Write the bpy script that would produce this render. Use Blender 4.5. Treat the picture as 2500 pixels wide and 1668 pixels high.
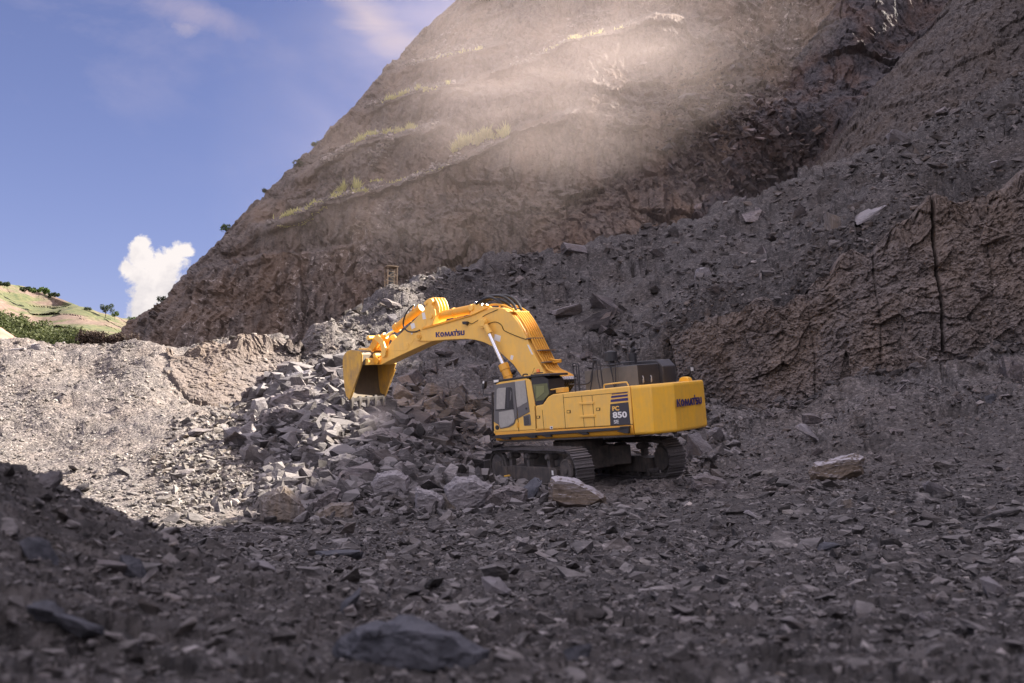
import bpy, bmesh, math, random
import numpy as np
from mathutils import Vector, Matrix
sc = bpy.context.scene
for o in list(bpy.data.objects): bpy.data.objects.remove(o)
rad = math.radians
rng = np.random.default_rng(7); random.seed(7)

# ------------------------------------------------------------------ camera
cam = bpy.data.cameras.new('camera'); camo = bpy.data.objects.new('camera', cam); sc.collection.objects.link(camo)
cam.lens = 35.0; cam.sensor_width = 36.0; cam.clip_start = .05; cam.clip_end = 20000
camo.location = (0, 0, 0); camo.rotation_euler = (rad(98), 0, 0)
cam.dof.use_dof = True; cam.dof.focus_distance = 33.5; cam.dof.aperture_fstop = 2.6
sc.camera = camo

# ------------------------------------------------------------------ light
SUN_AZ, SUN_EL = 73.0, 35.0          # azimuth clockwise from +Y, elevation
S = Vector((math.sin(rad(SUN_AZ))*math.cos(rad(SUN_EL)), math.cos(rad(SUN_AZ))*math.cos(rad(SUN_EL)), math.sin(rad(SUN_EL))))
sl = bpy.data.lights.new('sun', 'SUN'); slo = bpy.data.objects.new('sun', sl); sc.collection.objects.link(slo)
sl.energy = 5.0; sl.angle = rad(.5); sl.color = (1.0, .91, .80)
slo.rotation_euler = S.to_track_quat('Z', 'Y').to_euler()
w = bpy.data.worlds.new('World'); sc.world = w; w.use_nodes = True
nt = w.node_tree; nt.nodes.clear()
class NG:
    """tiny node helper"""
    def __init__(s, nt): s.nt = nt
    def n(s, typ, **k):
        nd = s.nt.nodes.new(typ)
        ins = k.pop('ins', {})
        for a, b in k.items(): setattr(nd, a, b)
        for a, b in ins.items():
            if isinstance(b, bpy.types.NodeSocket): s.nt.links.new(b, nd.inputs[a])
            else: nd.inputs[a].default_value = b
        return nd
    def math(s, op, a, b=0.0, c=0.0, clamp=False):
        return s.n('ShaderNodeMath', operation=op, use_clamp=clamp, ins={0: a, 1: b, 2: c}).outputs[0]
    def ramp(s, f, stops, interp='LINEAR'):
        r = s.n('ShaderNodeValToRGB', ins={0: f}); cr = r.color_ramp; cr.interpolation = interp
        while len(cr.elements) < len(stops): cr.elements.new(.5)
        for e, (p, c) in zip(cr.elements, stops):
            e.position = p; e.color = (c, c, c, 1) if not hasattr(c, '__len__') else (*c, 1)
        return r.outputs[0]
    def mix(s, f, a, b, blend='MIX'):
        m = s.n('ShaderNodeMix', data_type='RGBA', blend_type=blend, ins={0: f})
        for i, v in ((6, a), (7, b)):
            if isinstance(v, bpy.types.NodeSocket): s.nt.links.new(v, m.inputs[i])
            else: m.inputs[i].default_value = (*v, 1) if len(v) == 3 else v
        return m.outputs[2]
    def noise(s, vec, scale, detail=4, rough=.55, dist=0.0):
        return s.n('ShaderNodeTexNoise', ins={'Vector': vec, 'Scale': scale, 'Detail': detail, 'Roughness': rough, 'Distortion': dist}).outputs[0]
g = NG(nt)
sky = g.n('ShaderNodeTexSky', sky_type='NISHITA', sun_disc=False, sun_elevation=rad(SUN_EL), sun_rotation=rad(SUN_AZ), air_density=1.0, dust_density=.6, ozone_density=2.0)
tc = g.n('ShaderNodeTexCoord'); D = tc.outputs['Generated']
sx = g.n('ShaderNodeSeparateXYZ', ins={0: D})
tint = g.mix(1.0, sky.outputs[0], (.65, .52, .65), 'MULTIPLY')
# thin cirrus over the visible sky, unseen bright cloud added overhead and behind the viewer as fill light
mp = g.n('ShaderNodeMapping', ins={'Vector': D, 'Scale': (1.0, 1.0, 2.2), 'Rotation': (0, rad(-35), 0)})
cir = g.noise(mp.outputs[0], 2.6, 7, .6, .35)
cirm = g.ramp(cir, [(.50, 0.0), (.78, .75)])
hi = g.ramp(sx.outputs[2], [(.27, 0.0), (.42, 1.0)])
col = g.mix(g.math('MULTIPLY', g.math('MULTIPLY', cirm, hi), .8), tint, (3.0, 2.6, 3.2))
back = g.math('MAXIMUM', g.ramp(g.math('MULTIPLY', sx.outputs[1], -1.0), [(0.0, 0.0), (.35, 1.0)]), g.ramp(sx.outputs[2], [(.56, 0.0), (.75, 1.0)]))
cl = g.ramp(g.noise(D, 1.9, 8, .6, .2), [(.38, 0.0), (.60, 1.0)])
col = g.mix(g.math('MULTIPLY', cl, back), col, (9.9, 9.0, 9.9))
# one tall cumulus low in the gap between the hill and the mountain, and a wisp beside the mountain's shoulder
U_ = g.math('DIVIDE', sx.outputs[0], g.math('MAXIMUM', sx.outputs[1], .01)); V_ = g.math('DIVIDE', sx.outputs[2], g.math('MAXIMUM', sx.outputs[1], .01))
def sky_pt(px, py):
    f_ = 2430.6; a = rad(8); dy = math.cos(a)-(834-py)/f_*math.sin(a); return (px-1250)/f_/dy, (math.sin(a)+(834-py)/f_*math.cos(a))/dy
def blob(px, py, r, sx_=1.0, rot=0.0):
    u, v = sky_pt(px, py); a = g.math('SUBTRACT', U_, u); b = g.math('SUBTRACT', V_, v)
    if rot: ca, sa = math.cos(rot), math.sin(rot); a, b = g.math('ADD', g.math('MULTIPLY', a, ca), g.math('MULTIPLY', b, sa)), g.math('SUBTRACT', g.math('MULTIPLY', b, ca), g.math('MULTIPLY', a, sa))
    a = g.math('DIVIDE', a, sx_); d = g.math('SQRT', g.math('ADD', g.math('MULTIPLY', a, a), g.math('MULTIPLY', b, b)))
    return g.math('SUBTRACT', 1.0, g.math('DIVIDE', d, r/2430.))
bl = None
for bb_ in ((372, 700, 72), (345, 632, 44), (425, 632, 46), (395, 665, 66), (330, 668, 42), (350, 755, 50), (308, 655, 24), (452, 612, 26), (345, 600, 26), (420, 760, 60)):
    m_ = blob(*bb_); bl = m_ if bl is None else g.math('MAXIMUM', bl, m_)
uvv = g.n('ShaderNodeCombineXYZ', ins={0: U_, 1: V_}).outputs[0]
nz1 = g.noise(uvv, 30, 9, .68, .3)
dens = g.math('ADD', g.math('MULTIPLY', bl, .9), g.math('MULTIPLY', g.math('SUBTRACT', nz1, .5), 2.1))
cm = g.ramp(dens, [(.0, 0.0), (.30, 1.0)])
ccol = g.ramp(g.math('ADD', g.math('MULTIPLY', g.noise(uvv, 18, 6, .6), .7), g.math('MULTIPLY', V_, 1.0)), [(.40, (2.6, 2.5, 2.7)), (.60, (4.3, 4.0, 3.9))])
col = g.mix(cm, col, ccol)
wz_ = g.math('ADD', blob(900, 40, 70, 3.2, rad(-42)), g.math('MULTIPLY', g.math('SUBTRACT', g.noise(g.n('ShaderNodeMapping', ins={'Vector': uvv, 'Rotation': (0, 0, rad(42)), 'Scale': (3, 12, 1)}).outputs[0], 3.0, 6, .6, .5), .5), 1.6))
w3 = g.math('ADD', blob(470, 30, 60, 4., rad(-15)), g.math('MULTIPLY', g.math('SUBTRACT', g.noise(uvv, 14, 6, .6, .5), .5), 2.4))
col = g.mix(g.math('MULTIPLY', g.ramp(wz_, [(.0, 0.0), (1.1, 1.0)]), .75), col, (3.0, 2.5, 2.7))
col = g.mix(g.math('MULTIPLY', g.ramp(w3, [(.2, 0.0), (1.3, 1.0)]), .4), col, (2.6, 2.2, 2.7))
w4 = g.math('ADD', blob(452, 72, 34, 1.6), g.math('MULTIPLY', g.math('SUBTRACT', g.noise(uvv, 60, 6, .6, .5), .5), 2.0))
col = g.mix(g.math('MULTIPLY', g.ramp(w4, [(.3, 0.0), (1.6, 1.0)]), .3), col, (2.8, 2.4, 2.7))
bg = g.n('ShaderNodeBackground', ins={0: col, 1: .054})
out = g.n('ShaderNodeOutputWorld', ins={0: bg.outputs[0]})

# ------------------------------------------------------------------ exposure
sc.view_settings.view_transform = 'Standard'; sc.view_settings.look = 'None'
sc.view_settings.exposure = 2.1; sc.view_settings.gamma = 1.0
sc.render.engine = 'CYCLES'
cy = sc.cycles; cy.use_denoising = True; cy.max_bounces = 6; cy.diffuse_bounces = 3; cy.glossy_bounces = 2
cy.transmission_bounces = 4; cy.volume_bounces = 1; cy.transparent_max_bounces = 8; cy.volume_step_rate = 1.0
cy.use_adaptive_sampling = True; cy.adaptive_threshold = .015

# ------------------------------------------------------------------ survey: image point + distance -> place
F_ = 2430.6; th = rad(8)
CF = np.array([0, math.cos(th), math.sin(th)]); CU = np.array([0, -math.sin(th), math.cos(th)])
def ray(px, py):
    px = np.asarray(px, float); py = np.asarray(py, float)
    d = CF + ((834-py)/F_)[..., None]*CU; d = d + ((px-1250)/F_)[..., None]*np.array([1., 0, 0])
    return d
def P(px, py, Y):
    d = ray(px, py); return d*(np.asarray(Y, float)/d[..., 1])[..., None]
def proj(p):
    p = np.asarray(p, float); d = p@CF; return 1250+F_*p[..., 0]/d, 834-F_*(p@CU)/d

# ------------------------------------------------------------------ numpy noise
def _h(ix, iy, iz, k):
    h = (ix.astype(np.uint32)*np.uint32(374761393)+iy.astype(np.uint32)*np.uint32(668265263)+iz.astype(np.uint32)*np.uint32(2246822519)+np.uint32((k*3266489917) & 0xffffffff))
    h = (h ^ (h >> np.uint32(13)))*np.uint32(1274126177); h = (h ^ (h >> np.uint32(15)))*np.uint32(2654435761)
    return ((h ^ (h >> np.uint32(16))) & np.uint32(0xffffff)).astype(np.float32)/np.float32(0xffffff)
def vn(p, k=0):
    i = np.floor(p).astype(np.int64); f = (p-i).astype(np.float32); f = f*f*(3-2*f); r = 0
    for a in (0, 1):
        for b in (0, 1):
            for c in (0, 1):
                wt = (f[:, 0] if a else 1-f[:, 0])*(f[:, 1] if b else 1-f[:, 1])*(f[:, 2] if c else 1-f[:, 2])
                r = r+wt*_h(i[:, 0]+a, i[:, 1]+b, i[:, 2]+c, k)
    return r*2-1
RT = np.array([[.8, .6, 0], [-.48, .64, .6], [.36, -.48, .8]])
def fbm(p, octs=4, rough=.5, k=0):
    r = 0; a = 1.; q = p.copy()
    for o in range(octs): r = r+a*vn(q, k+o); a *= rough; q = (q@RT.T)*2.03+7.7
    return r
def facet(p, k=0, tilt=1.0):
    """fractured-rock relief: every cell of a jittered grid is one tilted plane"""
    i = np.floor(p).astype(np.int64); best = np.full(len(p), 9e9, np.float32); bid = np.zeros((len(p), 3), np.int64); bo = np.zeros((len(p), 3), np.float32)
    for a in (-1, 0, 1):
        for b in (-1, 0, 1):
            for c in (-1, 0, 1):
                j = i+np.array([a, b, c])
                ft = np.stack([_h(j[:, 0], j[:, 1], j[:, 2], k+s) for s in (1, 2, 3)], 1)
                d = (p-j-ft).astype(np.float32); dd = (d*d).sum(1); m = dd < best
                best[m] = dd[m]; bid[m] = j[m]; bo[m] = d[m]
    gr = np.stack([_h(bid[:, 0], bid[:, 1], bid[:, 2], k+s)-.5 for s in (4, 5, 6)], 1)*2*tilt
    return (bo*gr).sum(1)+(_h(bid[:, 0], bid[:, 1], bid[:, 2], k+7)-.5)*.9
def sst(x, a, b):
    t = np.clip((x-a)/(b-a), 0, 1); return t*t*(3-2*t)

# ------------------------------------------------------------------ mesh helpers
col_ = sc.collection
def link(o, parent=None):
    col_.objects.link(o)
    if parent is not None: o.parent = parent
    return o
def tag(o, label=None, cat=None, group=None, kind=None):
    if label: o['label'] = label
    if cat: o['category'] = cat
    if group: o['group'] = group
    if kind: o['kind'] = kind
    return o
def mesh_np(name, V, Fc, mat, parent=None, smooth=False):
    me = bpy.data.meshes.new(name); V = np.asarray(V, np.float32); Fc = np.asarray(Fc, np.int32); n, k = Fc.shape
    me.vertices.add(len(V)); me.vertices.foreach_set('co', V.ravel())
    me.loops.add(n*k); me.loops.foreach_set('vertex_index', Fc.ravel())
    me.polygons.add(n); me.polygons.foreach_set('loop_start', np.arange(n, dtype=np.int32)*k)
    me.polygons.foreach_set('use_smooth', np.full(n, smooth))
    me.materials.append(mat); me.update(calc_edges=True); me.validate()
    return link(bpy.data.objects.new(name, me), parent)
def grid_faces(nu, nv):
    a = np.arange(nu*nv).reshape(nv, nu); return np.stack([a[:-1, :-1], a[:-1, 1:], a[1:, 1:], a[1:, :-1]], -1).reshape(-1, 4)
def set_attr(o, name, vals):
    at = o.data.attributes.new(name, 'FLOAT', 'POINT'); at.data.foreach_set('value', np.asarray(vals, np.float32))

# ------------------------------------------------------------------ materials
def new_mat(name):
    m = bpy.data.materials.new(name); m.use_nodes = True; t = m.node_tree; t.nodes.clear(); gg = NG(t)
    b = gg.n('ShaderNodeBsdfPrincipled'); o = gg.n('ShaderNodeOutputMaterial', ins={0: b.outputs[0]})
    return m, gg, b, o
def hook(gg, b, key, v):
    if isinstance(v, bpy.types.NodeSocket): gg.nt.links.new(v, b.inputs[key])
    else: b.inputs[key].default_value = (*v, 1) if hasattr(v, '__len__') and len(v) == 3 else v
def rock_mat(name, dark, mid, light, warm, warm_amt=.3, scale=1.0, bump=.5, pebbles=0.0, attr=False, island=False, dust=.25, strata=(1, 1, 1), white=0.0):
    m, gg, b, o = new_mat(name)
    t = gg.n('ShaderNodeTexCoord'); geo = gg.n('ShaderNodeNewGeometry')
    if island: 
        oi = gg.n('ShaderNodeObjectInfo'); rnd = gg.math('FRACT', gg.math('ADD', oi.outputs['Random'], geo.outputs['Random Per Island']))
        off = gg.n('ShaderNodeVectorMath', operation='ADD', ins={0: t.outputs['Object'], 1: gg.n('ShaderNodeCombineXYZ', ins={0: gg.math('MULTIPLY', rnd, 37.0), 1: gg.math('MULTIPLY', rnd, 91.0)}).outputs[0]}).outputs[0]
    else: off = t.outputs['Object']
    mp = gg.n('ShaderNodeMapping', ins={'Vector': off, 'Scale': strata, 'Rotation': (rad(25), rad(20), 0)}).outputs[0]
    n1 = gg.noise(mp, .35*scale, 5, .6, .4); n2 = gg.noise(mp, 2.3*scale, 8, .68, .3); n3 = gg.noise(off, 14*scale, 5, .7)
    c = gg.ramp(n2, [(.30, dark), (.50, mid), (.72, light)])
    c = gg.mix(gg.math('MULTIPLY', gg.ramp(n1, [(.44, 0.0), (.64, 1.0)]), warm_amt), c, warm)
    c = gg.mix(gg.ramp(n3, [(.35, .5), (.65, 0.0)]), c, gg.mix(1.0, c, (.45, .45, .48), 'MULTIPLY'))
    if white:
        wn = gg.noise(mp, .12*scale, 3, .5); w2 = gg.noise(off, 3.5*scale, 6, .75, .6)
        c = gg.mix(gg.math('MULTIPLY', gg.ramp(wn, [(.56, 0.0), (.66, 1.0)]), gg.ramp(w2, [(.56, 0.0), (.62, white)])), c, (.42, .36, .32))
    if attr:
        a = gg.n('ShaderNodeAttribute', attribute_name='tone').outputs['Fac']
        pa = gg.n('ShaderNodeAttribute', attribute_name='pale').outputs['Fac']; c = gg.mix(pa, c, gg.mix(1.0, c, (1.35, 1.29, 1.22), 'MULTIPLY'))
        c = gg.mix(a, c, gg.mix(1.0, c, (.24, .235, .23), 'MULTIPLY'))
    if island:
        v = gg.ramp(rnd, [(0, .42), (.5, .85), (.85, 1.25), (.95, 1.6), (1.0, 2.4)])
        c = gg.mix(1.0, c, v, 'MULTIPLY')
        c = gg.mix(gg.ramp(gg.math('FRACT', gg.math('MULTIPLY', rnd, 13.7)), [(.82, 0.0), (1.0, .35)]), c, warm)
    # pale rock dust settles on upward faces
    nz = gg.n('ShaderNodeSeparateXYZ', ins={0: geo.outputs['Normal']}).outputs[2]
    c = gg.mix(gg.math('MULTIPLY', gg.ramp(nz, [(.55, 0.0), (.95, 1.0)]), dust), c, light)
    hgt = gg.math('ADD', gg.math('MULTIPLY', n2, .6), gg.math('MULTIPLY', n3, .25))
    if pebbles:
        vo = gg.n('ShaderNodeTexVoronoi', ins={'Vector': off, 'Scale': pebbles, 'Randomness': 1.0})
        hgt = gg.math('ADD', hgt, gg.math('MULTIPLY', vo.outputs['Distance'], -.35))
        pc = gg.n('ShaderNodeSeparateColor', ins={0: vo.outputs['Color']}).outputs[0]
        c = gg.mix(1.0, c, gg.ramp(pc, [(0, .6), (.7, 1.0), (1.0, 1.6)]), 'MULTIPLY')
    bp = gg.n('ShaderNodeBump', ins={'Height': hgt, 'Strength': bump, 'Distance': .25/scale})
    hook(gg, b, 'Base Color', c); hook(gg, b, 'Roughness', .88); hook(gg, b, 'Normal', bp.outputs[0])
    b.inputs['Specular IOR Level'].default_value = .3
    return m
SL = dict(dark=(.048, .043, .043), mid=(.105, .095, .091), light=(.21, .19, .18), warm=(.15, .115, .090))
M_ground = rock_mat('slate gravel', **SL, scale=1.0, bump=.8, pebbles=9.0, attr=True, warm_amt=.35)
M_rub = rock_mat('slate rubble', **SL, island=True, scale=1.6, bump=.45, dust=.45, warm_amt=.2, strata=(1, 1, 3.5))
M_scr = rock_mat('talus stones', dark=(.040, .036, .036), mid=(.092, .083, .080), light=(.19, .172, .166), warm=(.15, .11, .08), island=True, scale=1.6, bump=.5, dust=.25, warm_amt=.25, strata=(1, 1, 3.5))
M_lit = rock_mat('sun-brightened and pale stones', dark=(.085, .078, .072), mid=(.175, .160, .148), light=(.29, .268, .248), warm=(.24, .18, .13), island=True, scale=1.6, bump=.45, dust=.5, warm_amt=.25, strata=(1, 1, 3.5))  # lighter slate colour adds sun brightness on the bank; also pale floor chips
M_boul = rock_mat('slate boulder', dark=(.07, .063, .066), mid=(.135, .12, .122), light=(.25, .222, .215), warm=(.18, .145, .12), island=True, scale=1.8, bump=.65, dust=.6, warm_amt=.35, strata=(1, 1, 4))
M_mtn = rock_mat('weathered cliff rock', dark=(.032, .028, .027), mid=(.120, .096, .082), light=(.21, .174, .15), warm=(.205, .135, .088), warm_amt=.5, scale=.30, bump=.8, strata=(1.6, 1.6, .55), dust=.15, white=.8)
M_scree = rock_mat('dark scree', dark=(.032, .030, .034), mid=(.075, .067, .070), light=(.14, .125, .125), warm=(.16, .085, .05), warm_amt=.4, scale=.5, bump=.8)
M_cut = rock_mat('fresh cut rock', dark=(.075, .064, .060), mid=(.150, .126, .114), light=(.23, .198, .18), warm=(.21, .15, .105), warm_amt=.45, scale=.9, bump=.9, strata=(1, 1, .6), white=.9)
def simple(name, base, rough=.5, metal=0.0, dirt=0.0, dirtcol=(.16, .13, .115), sc_=3.0, coat=0.0):
    m, gg, b, o = new_mat(name); t = gg.n('ShaderNodeTexCoord').outputs['Object']
    if dirt:
        n = gg.noise(t, sc_, 8, .65, .3); n2 = gg.noise(gg.n('ShaderNodeMapping', ins={'Vector': t, 'Scale': (5, 5, .5)}).outputs[0], 2.0, 6, .6)
        f = gg.math('MULTIPLY', gg.ramp(gg.math('ADD', gg.math('MULTIPLY', n, .6), gg.math('MULTIPLY', n2, .4)), [(.42, .08), (.66, 1.0)]), dirt)
        c = gg.mix(f, base, dirtcol); hook(gg, b, 'Base Color', c)
        hook(gg, b, 'Roughness', gg.math('ADD', gg.math('MULTIPLY', f, .4), rough, clamp=True))
        hook(gg, b, 'Normal', gg.n('ShaderNodeBump', ins={'Height': n, 'Strength': .12, 'Distance': .02}).outputs[0])
    else: hook(gg, b, 'Base Color', base); hook(gg, b, 'Roughness', rough)
    hook(gg, b, 'Metallic', metal)
    if coat: b.inputs['Coat Weight'].default_value = coat
    return m
Y1 = simple('yellow paint', (.93, .54, .095), .42, dirt=.34, dirtcol=(.50, .37, .20), coat=.15)
Y2 = simple('orange yellow paint', (.80, .38, .03), .42, dirt=.3, dirtcol=(.42, .24, .08))
Y3 = simple('counterweight paint', (.92, .49, .03), .4, dirt=.4, dirtcol=(.45, .31, .13), sc_=2.0, coat=.15)
Ybk = simple('worn bucket paint', (.62, .36, .05), .6, dirt=.75, dirtcol=(.20, .16, .13), sc_=2.2)
Mblk = simple('black plastic', (.022, .022, .024), .5, dirt=.4, dirtcol=(.09, .08, .078))
Mtrk = simple('dark track steel', (.06, .055, .052), .65, .3, dirt=.85, dirtcol=(.21, .185, .17), sc_=6)
Mfrm = simple('dark frame paint', (.045, .042, .040), .65, dirt=.8, dirtcol=(.18, .145, .12), sc_=3)
Mhood = simple('charcoal hood paint', (.035, .034, .038), .45, dirt=.35, dirtcol=(.11, .10, .09))
Mhoodd = simple('dust covered hood panel', (.12, .11, .095), .7, dirt=.6, dirtcol=(.20, .175, .145))
Mhose = simple('black rubber hose', (.012, .012, .013), .45)
Mchr = simple('chrome rod', (.75, .75, .76), .18, 1.0)
Msilver = simple('silver fitting', (.6, .58, .55), .35, .8)
Mgrey = simple('grey door panel', (.13, .125, .125), .55, dirt=.3, dirtcol=(.2, .18, .16))
Mnavy = simple('navy lettering', (.035, .025, .13), .5)
Mdecal = simple('charcoal decal', (.045, .043, .05), .5)
Mwhite = simple('white decal', (.78, .76, .72), .5)
Mdark = simple('panel gap', (.05, .03, .012), .9)
Mred = simple('red reflector', (.25, .02, .01), .3)
Mor = simple('orange beacon lens', (.9, .22, .03), .3)
Mdglass = simple('dusty glass', (.33, .32, .29), .45, dirt=.6, dirtcol=(.50, .47, .42), sc_=9)
Mgl2 = simple('green tinted glass', (.10, .115, .05), .12, dirt=.3, dirtcol=(.22, .22, .12), coat=.4)
Mlens = simple('lamp lens', (.7, .7, .68), .2)
Mtooth = simple('worn bucket steel', (.08, .07, .065), .6, .3, dirt=.5, dirtcol=(.10, .088, .08))
Mrust = simple('rusty lattice steel', (.16, .12, .085), .7, dirt=.5, dirtcol=(.30, .20, .12))

# ================================================================== TERRAIN
def pw(xs, ys): return lambda x: np.interp(x, xs, ys)
ctl = []
def C(*pts):
    for a in pts: ctl.append(P(*a))
def X(*pts):
    for a in pts: ctl.append(np.array(a, float))
# pit floor in front
X((-1.2, 1.5, -.5), (1.2, 1.5, -.5), (-1.6, 3, -.56), (0, 3, -.57), (2, 3, -.57), (0, 5, -.64), (2.6, 5, -.64), (4.5, 8, -.68), (0, 9, -.77), (-3.0, 14, -.93), (1, 14, -.86), (6, 14, -.78), (3, 9, -.74), (-2, 8, -.8))
C((300, 1302, 18), (500, 1290, 21), (700, 1275, 25), (900, 1258, 26.5), (1100, 1240, 27.5), (1300, 1226, 27.5), (1450, 1212, 28.5), (1700, 1185, 30.5), (2000, 1158, 31), (2300, 1128, 32), (2500, 1105, 32), (2500, 1205, 22), (2100, 1235, 22), (1600, 1250, 22), (2800, 1050, 32), (2800, 1200, 20))

# rubble heap left of the machine
C((620, 1250, 27), (600, 1190, 29.5), (700, 1200, 28.3), (820, 1180, 29.3), (1000, 1160, 30.2), (1120, 1168, 31), (800, 1100, 34), (900, 1000, 40), (1000, 1010, 39), (1070, 1080, 36.5), (1200, 1050, 40), (1400, 1060, 40.5), (700, 1010, 41), (640, 975, 45), (760, 905, 48), (860, 930, 45), (1000, 920, 46), (700, 885, 51))
# the bed the machine's tracks stand on
for a in (-3.2, -1.6, 0, 1.6, 3.2):
    for b in (-2.3, -1.0, 1.0, 2.3):
        ca, sa = math.cos(rad(-23.32)), math.sin(rad(-23.32)); lx, ly = a*ca-b*sa, a*sa+b*ca
        X((2.277-.7933*lx-.6034*ly, 32.949+.6087*lx-.7882*ly, -.0269-.0095*lx-.1213*ly-.02))
# talus
C((900, 850, 54), (1000, 800, 57), (1100, 900, 49), (1100, 770, 63), (1300, 850, 55), (1300, 720, 68), (1500, 880, 52), (1500, 720, 67), (1700, 700, 64), (1600, 800, 57), (1900, 600, 69), (2100, 540, 66), (2300, 420, 69), (2500, 320, 67), (1650, 960, 47), (1450, 1000, 43))
crest = np.array([(560, 975, 46), (620, 940, 48), (690, 893, 51), (740, 852, 53), (790, 815, 56), (850, 777, 59), (900, 750, 62), (950, 722, 65), (1000, 700, 68), (1060, 682, 70), (1130, 664, 72), (1200, 648, 74), (1350, 622, 78), (1500, 603, 80), (1640, 580, 83), (1700, 560, 85), (1800, 520, 85), (1900, 480, 84), (2000, 430, 84), (2130, 370, 82), (2300, 285, 80), (2500, 190, 78), (2700, 100, 76)], float)
for a in crest[2:]:
    C(a); q = P(*a); X((q[0]*1.08, q[1]+4, q[2]-2.5), (q[0]*1.15, q[1]+9, max(5., q[2]-7)))
X((-55, 80, 5.5), (-30, 90, 5.5), (-80, 120, 6), (0, 120, 6), (60, 125, 12), (-40, 150, 6), (40, 150, 8), (90, 120, 30))
# ledge above and floor below the drilled cut face on the right
ftop = np.array([(1632, 822, 53), (1700, 790, 52), (1800, 755, 52), (1950, 700, 51.5), (2060, 640, 51), (2130, 590, 50.5), (2200, 545, 50), (2350, 490, 49.5), (2500, 440, 49), (2800, 360, 48)], float)
fbot = np.array([(1660, 940, 51), (1750, 1000, 49), (1820, 1015, 48), (1900, 1008, 47.5), (2000, 965, 47.5), (2100, 915, 47), (2250, 875, 46.5), (2400, 850, 46), (2500, 832, 45.5), (2800, 800, 45)], float)
for a in ftop: C((a[0], a[1], a[2]+.6))
for a in fbot: C((a[0], a[1]+4, a[2]-.2)); q = P(*a); X((q[0], q[1]+1.3, q[2]))
C((1700, 1070, 40.5), (1900, 1075, 40), (2100, 1000, 42), (2300, 950, 42), (2500, 920, 42), (2000, 1115, 35.5), (2300, 1055, 37), (2500, 1010, 37), (2800, 960, 37))
# gravel bank on the left
bank = np.array([(-200, 832, 50), (0, 838, 50), (100, 845, 50), (220, 848, 50), (380, 853, 49.5), (450, 856, 50.5)], float)
for a in bank: C(a); C((a[0], a[1]+12, a[2]+7))
C((0, 950, 43), (0, 1050, 38), (100, 1130, 34), (200, 1000, 41), (200, 1150, 32), (300, 1100, 35), (400, 1000, 41.5), (350, 1200, 28.5), (450, 1150, 31), (480, 1050, 37.5), (560, 1100, 33.5), (450, 1250, 25), (500, 968, 46.5), (575, 985, 45.5), (600, 1010, 42), (350, 900, 47), (150, 900, 46.5), (430, 930, 46.8))
C((460, 848, 52.5), (560, 845, 53), (650, 843, 54), (735, 838, 55)); C((560, 850, 60), (700, 845, 62))
# dark mound close on the left
C((0, 1135, 5.6), (-150, 1100, 5.6), (60, 1153, 5.8), (110, 1175, 6.0), (150, 1200, 6.2), (200, 1230, 6.5), (235, 1262, 6.8), (270, 1296, 7.2), (345, 1318, 7.9))
C((0, 1300, 4.2), (0, 1450, 3.2), (150, 1400, 4.2), (300, 1420, 4.6), (0, 1600, 2.6), (200, 1560, 3.1))
X((-4.4, 7.6, -.2), (-3.6, 8.6, -.7), (-3.0, 9.6, -.85), (-6, 10, -.9), (-2.9, 9.0, -.85), (-9, 16, -.95), (-6, 20, -.95), (-12, 24, -.6), (-3.2, 3.5, .4), (-4.5, 5, .5), (-1.8, 2.2, -.1))
ctl = np.array(ctl)
VS = .75
def uv(x, y): return x/y, np.log(y)*VS
cu, cv = uv(ctl[:, 0], ctl[:, 1]); cz = ctl[:, 2]/ctl[:, 1]
ker = lambda a, b: np.sqrt((a[0][:, None]-b[0][None])**2+(a[1][:, None]-b[1][None])**2+.012**2)
Am = ker((cu, cv), (cu, cv)); n_ = len(cu); Q = np.zeros((n_+3, n_+3)); Q[:n_, :n_] = Am - 2e-4*np.eye(n_); Q[:n_, n_:] = np.stack([np.ones(n_), cu, cv], 1); Q[n_:, :n_] = Q[:n_, n_:].T
wz = np.linalg.solve(Q, np.concatenate([cz, [0, 0, 0]]))
U0, U1, NU = -.80, .80, 420; V0, V1, NV = math.log(1.0)*VS, math.log(160)*VS, 620
gu, gv = np.meshgrid(np.linspace(U0, U1, NU), np.linspace(V0, V1, NV)); gq = (gu.ravel(), gv.ravel())
T_ = np.concatenate([ker((gq[0][i:i+20000], gq[1][i:i+20000]), (cu, cv))@wz[:n_] for i in range(0, NU*NV, 20000)])
T_ = (T_+wz[n_]+wz[n_+1]*gq[0]+wz[n_+2]*gq[1]).reshape(NV, NU)
def Hb(x, y):
    u, v = uv(x, y); a = np.clip((u-U0)/(U1-U0)*(NU-1), 0, NU-1.001); b = np.clip((v-V0)/(V1-V0)*(NV-1), 0, NV-1.001)
    i = a.astype(int); j = b.astype(int); fa = a-i; fb = b-j
    return y*((T_[j, i]*(1-fa)+T_[j, i+1]*fa)*(1-fb)+(T_[j+1, i]*(1-fa)+T_[j+1, i+1]*fa)*fb)
def Hn(x, y):
    p = np.stack([x, y, 0*x], -1).reshape(-1, 3); yy = p[:, 1]
    far = sst(yy, 20, 55)
    r = fbm(p*.30, 3, .5, 11)*(.10+.35*far)*sst(yy, 4, 20)+fbm(p*1.3, 3, .5, 12)*(.04+.11*far)*sst(yy, 1, 12)+.012*fbm(p*7, 3, .6, 13)
    r = r+facet(p*2.0, 30)*(.03+.06*far)+far*sst(p[:, 0]/yy, -.25, -.1)*(facet(p*np.array([.45, .45, 1]), 35)*.55+facet(p*1.1, 36)*.22)
    nr = 1-sst(yy, 12, 30); r = r+facet(p*6.5, 31)*.030*nr+facet(p*17., 33)*.012*(1-sst(yy, 6, 14))
    return r.reshape(np.shape(x))
def Hf(x, y): return Hb(x, y)+Hn(x, y)
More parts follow.
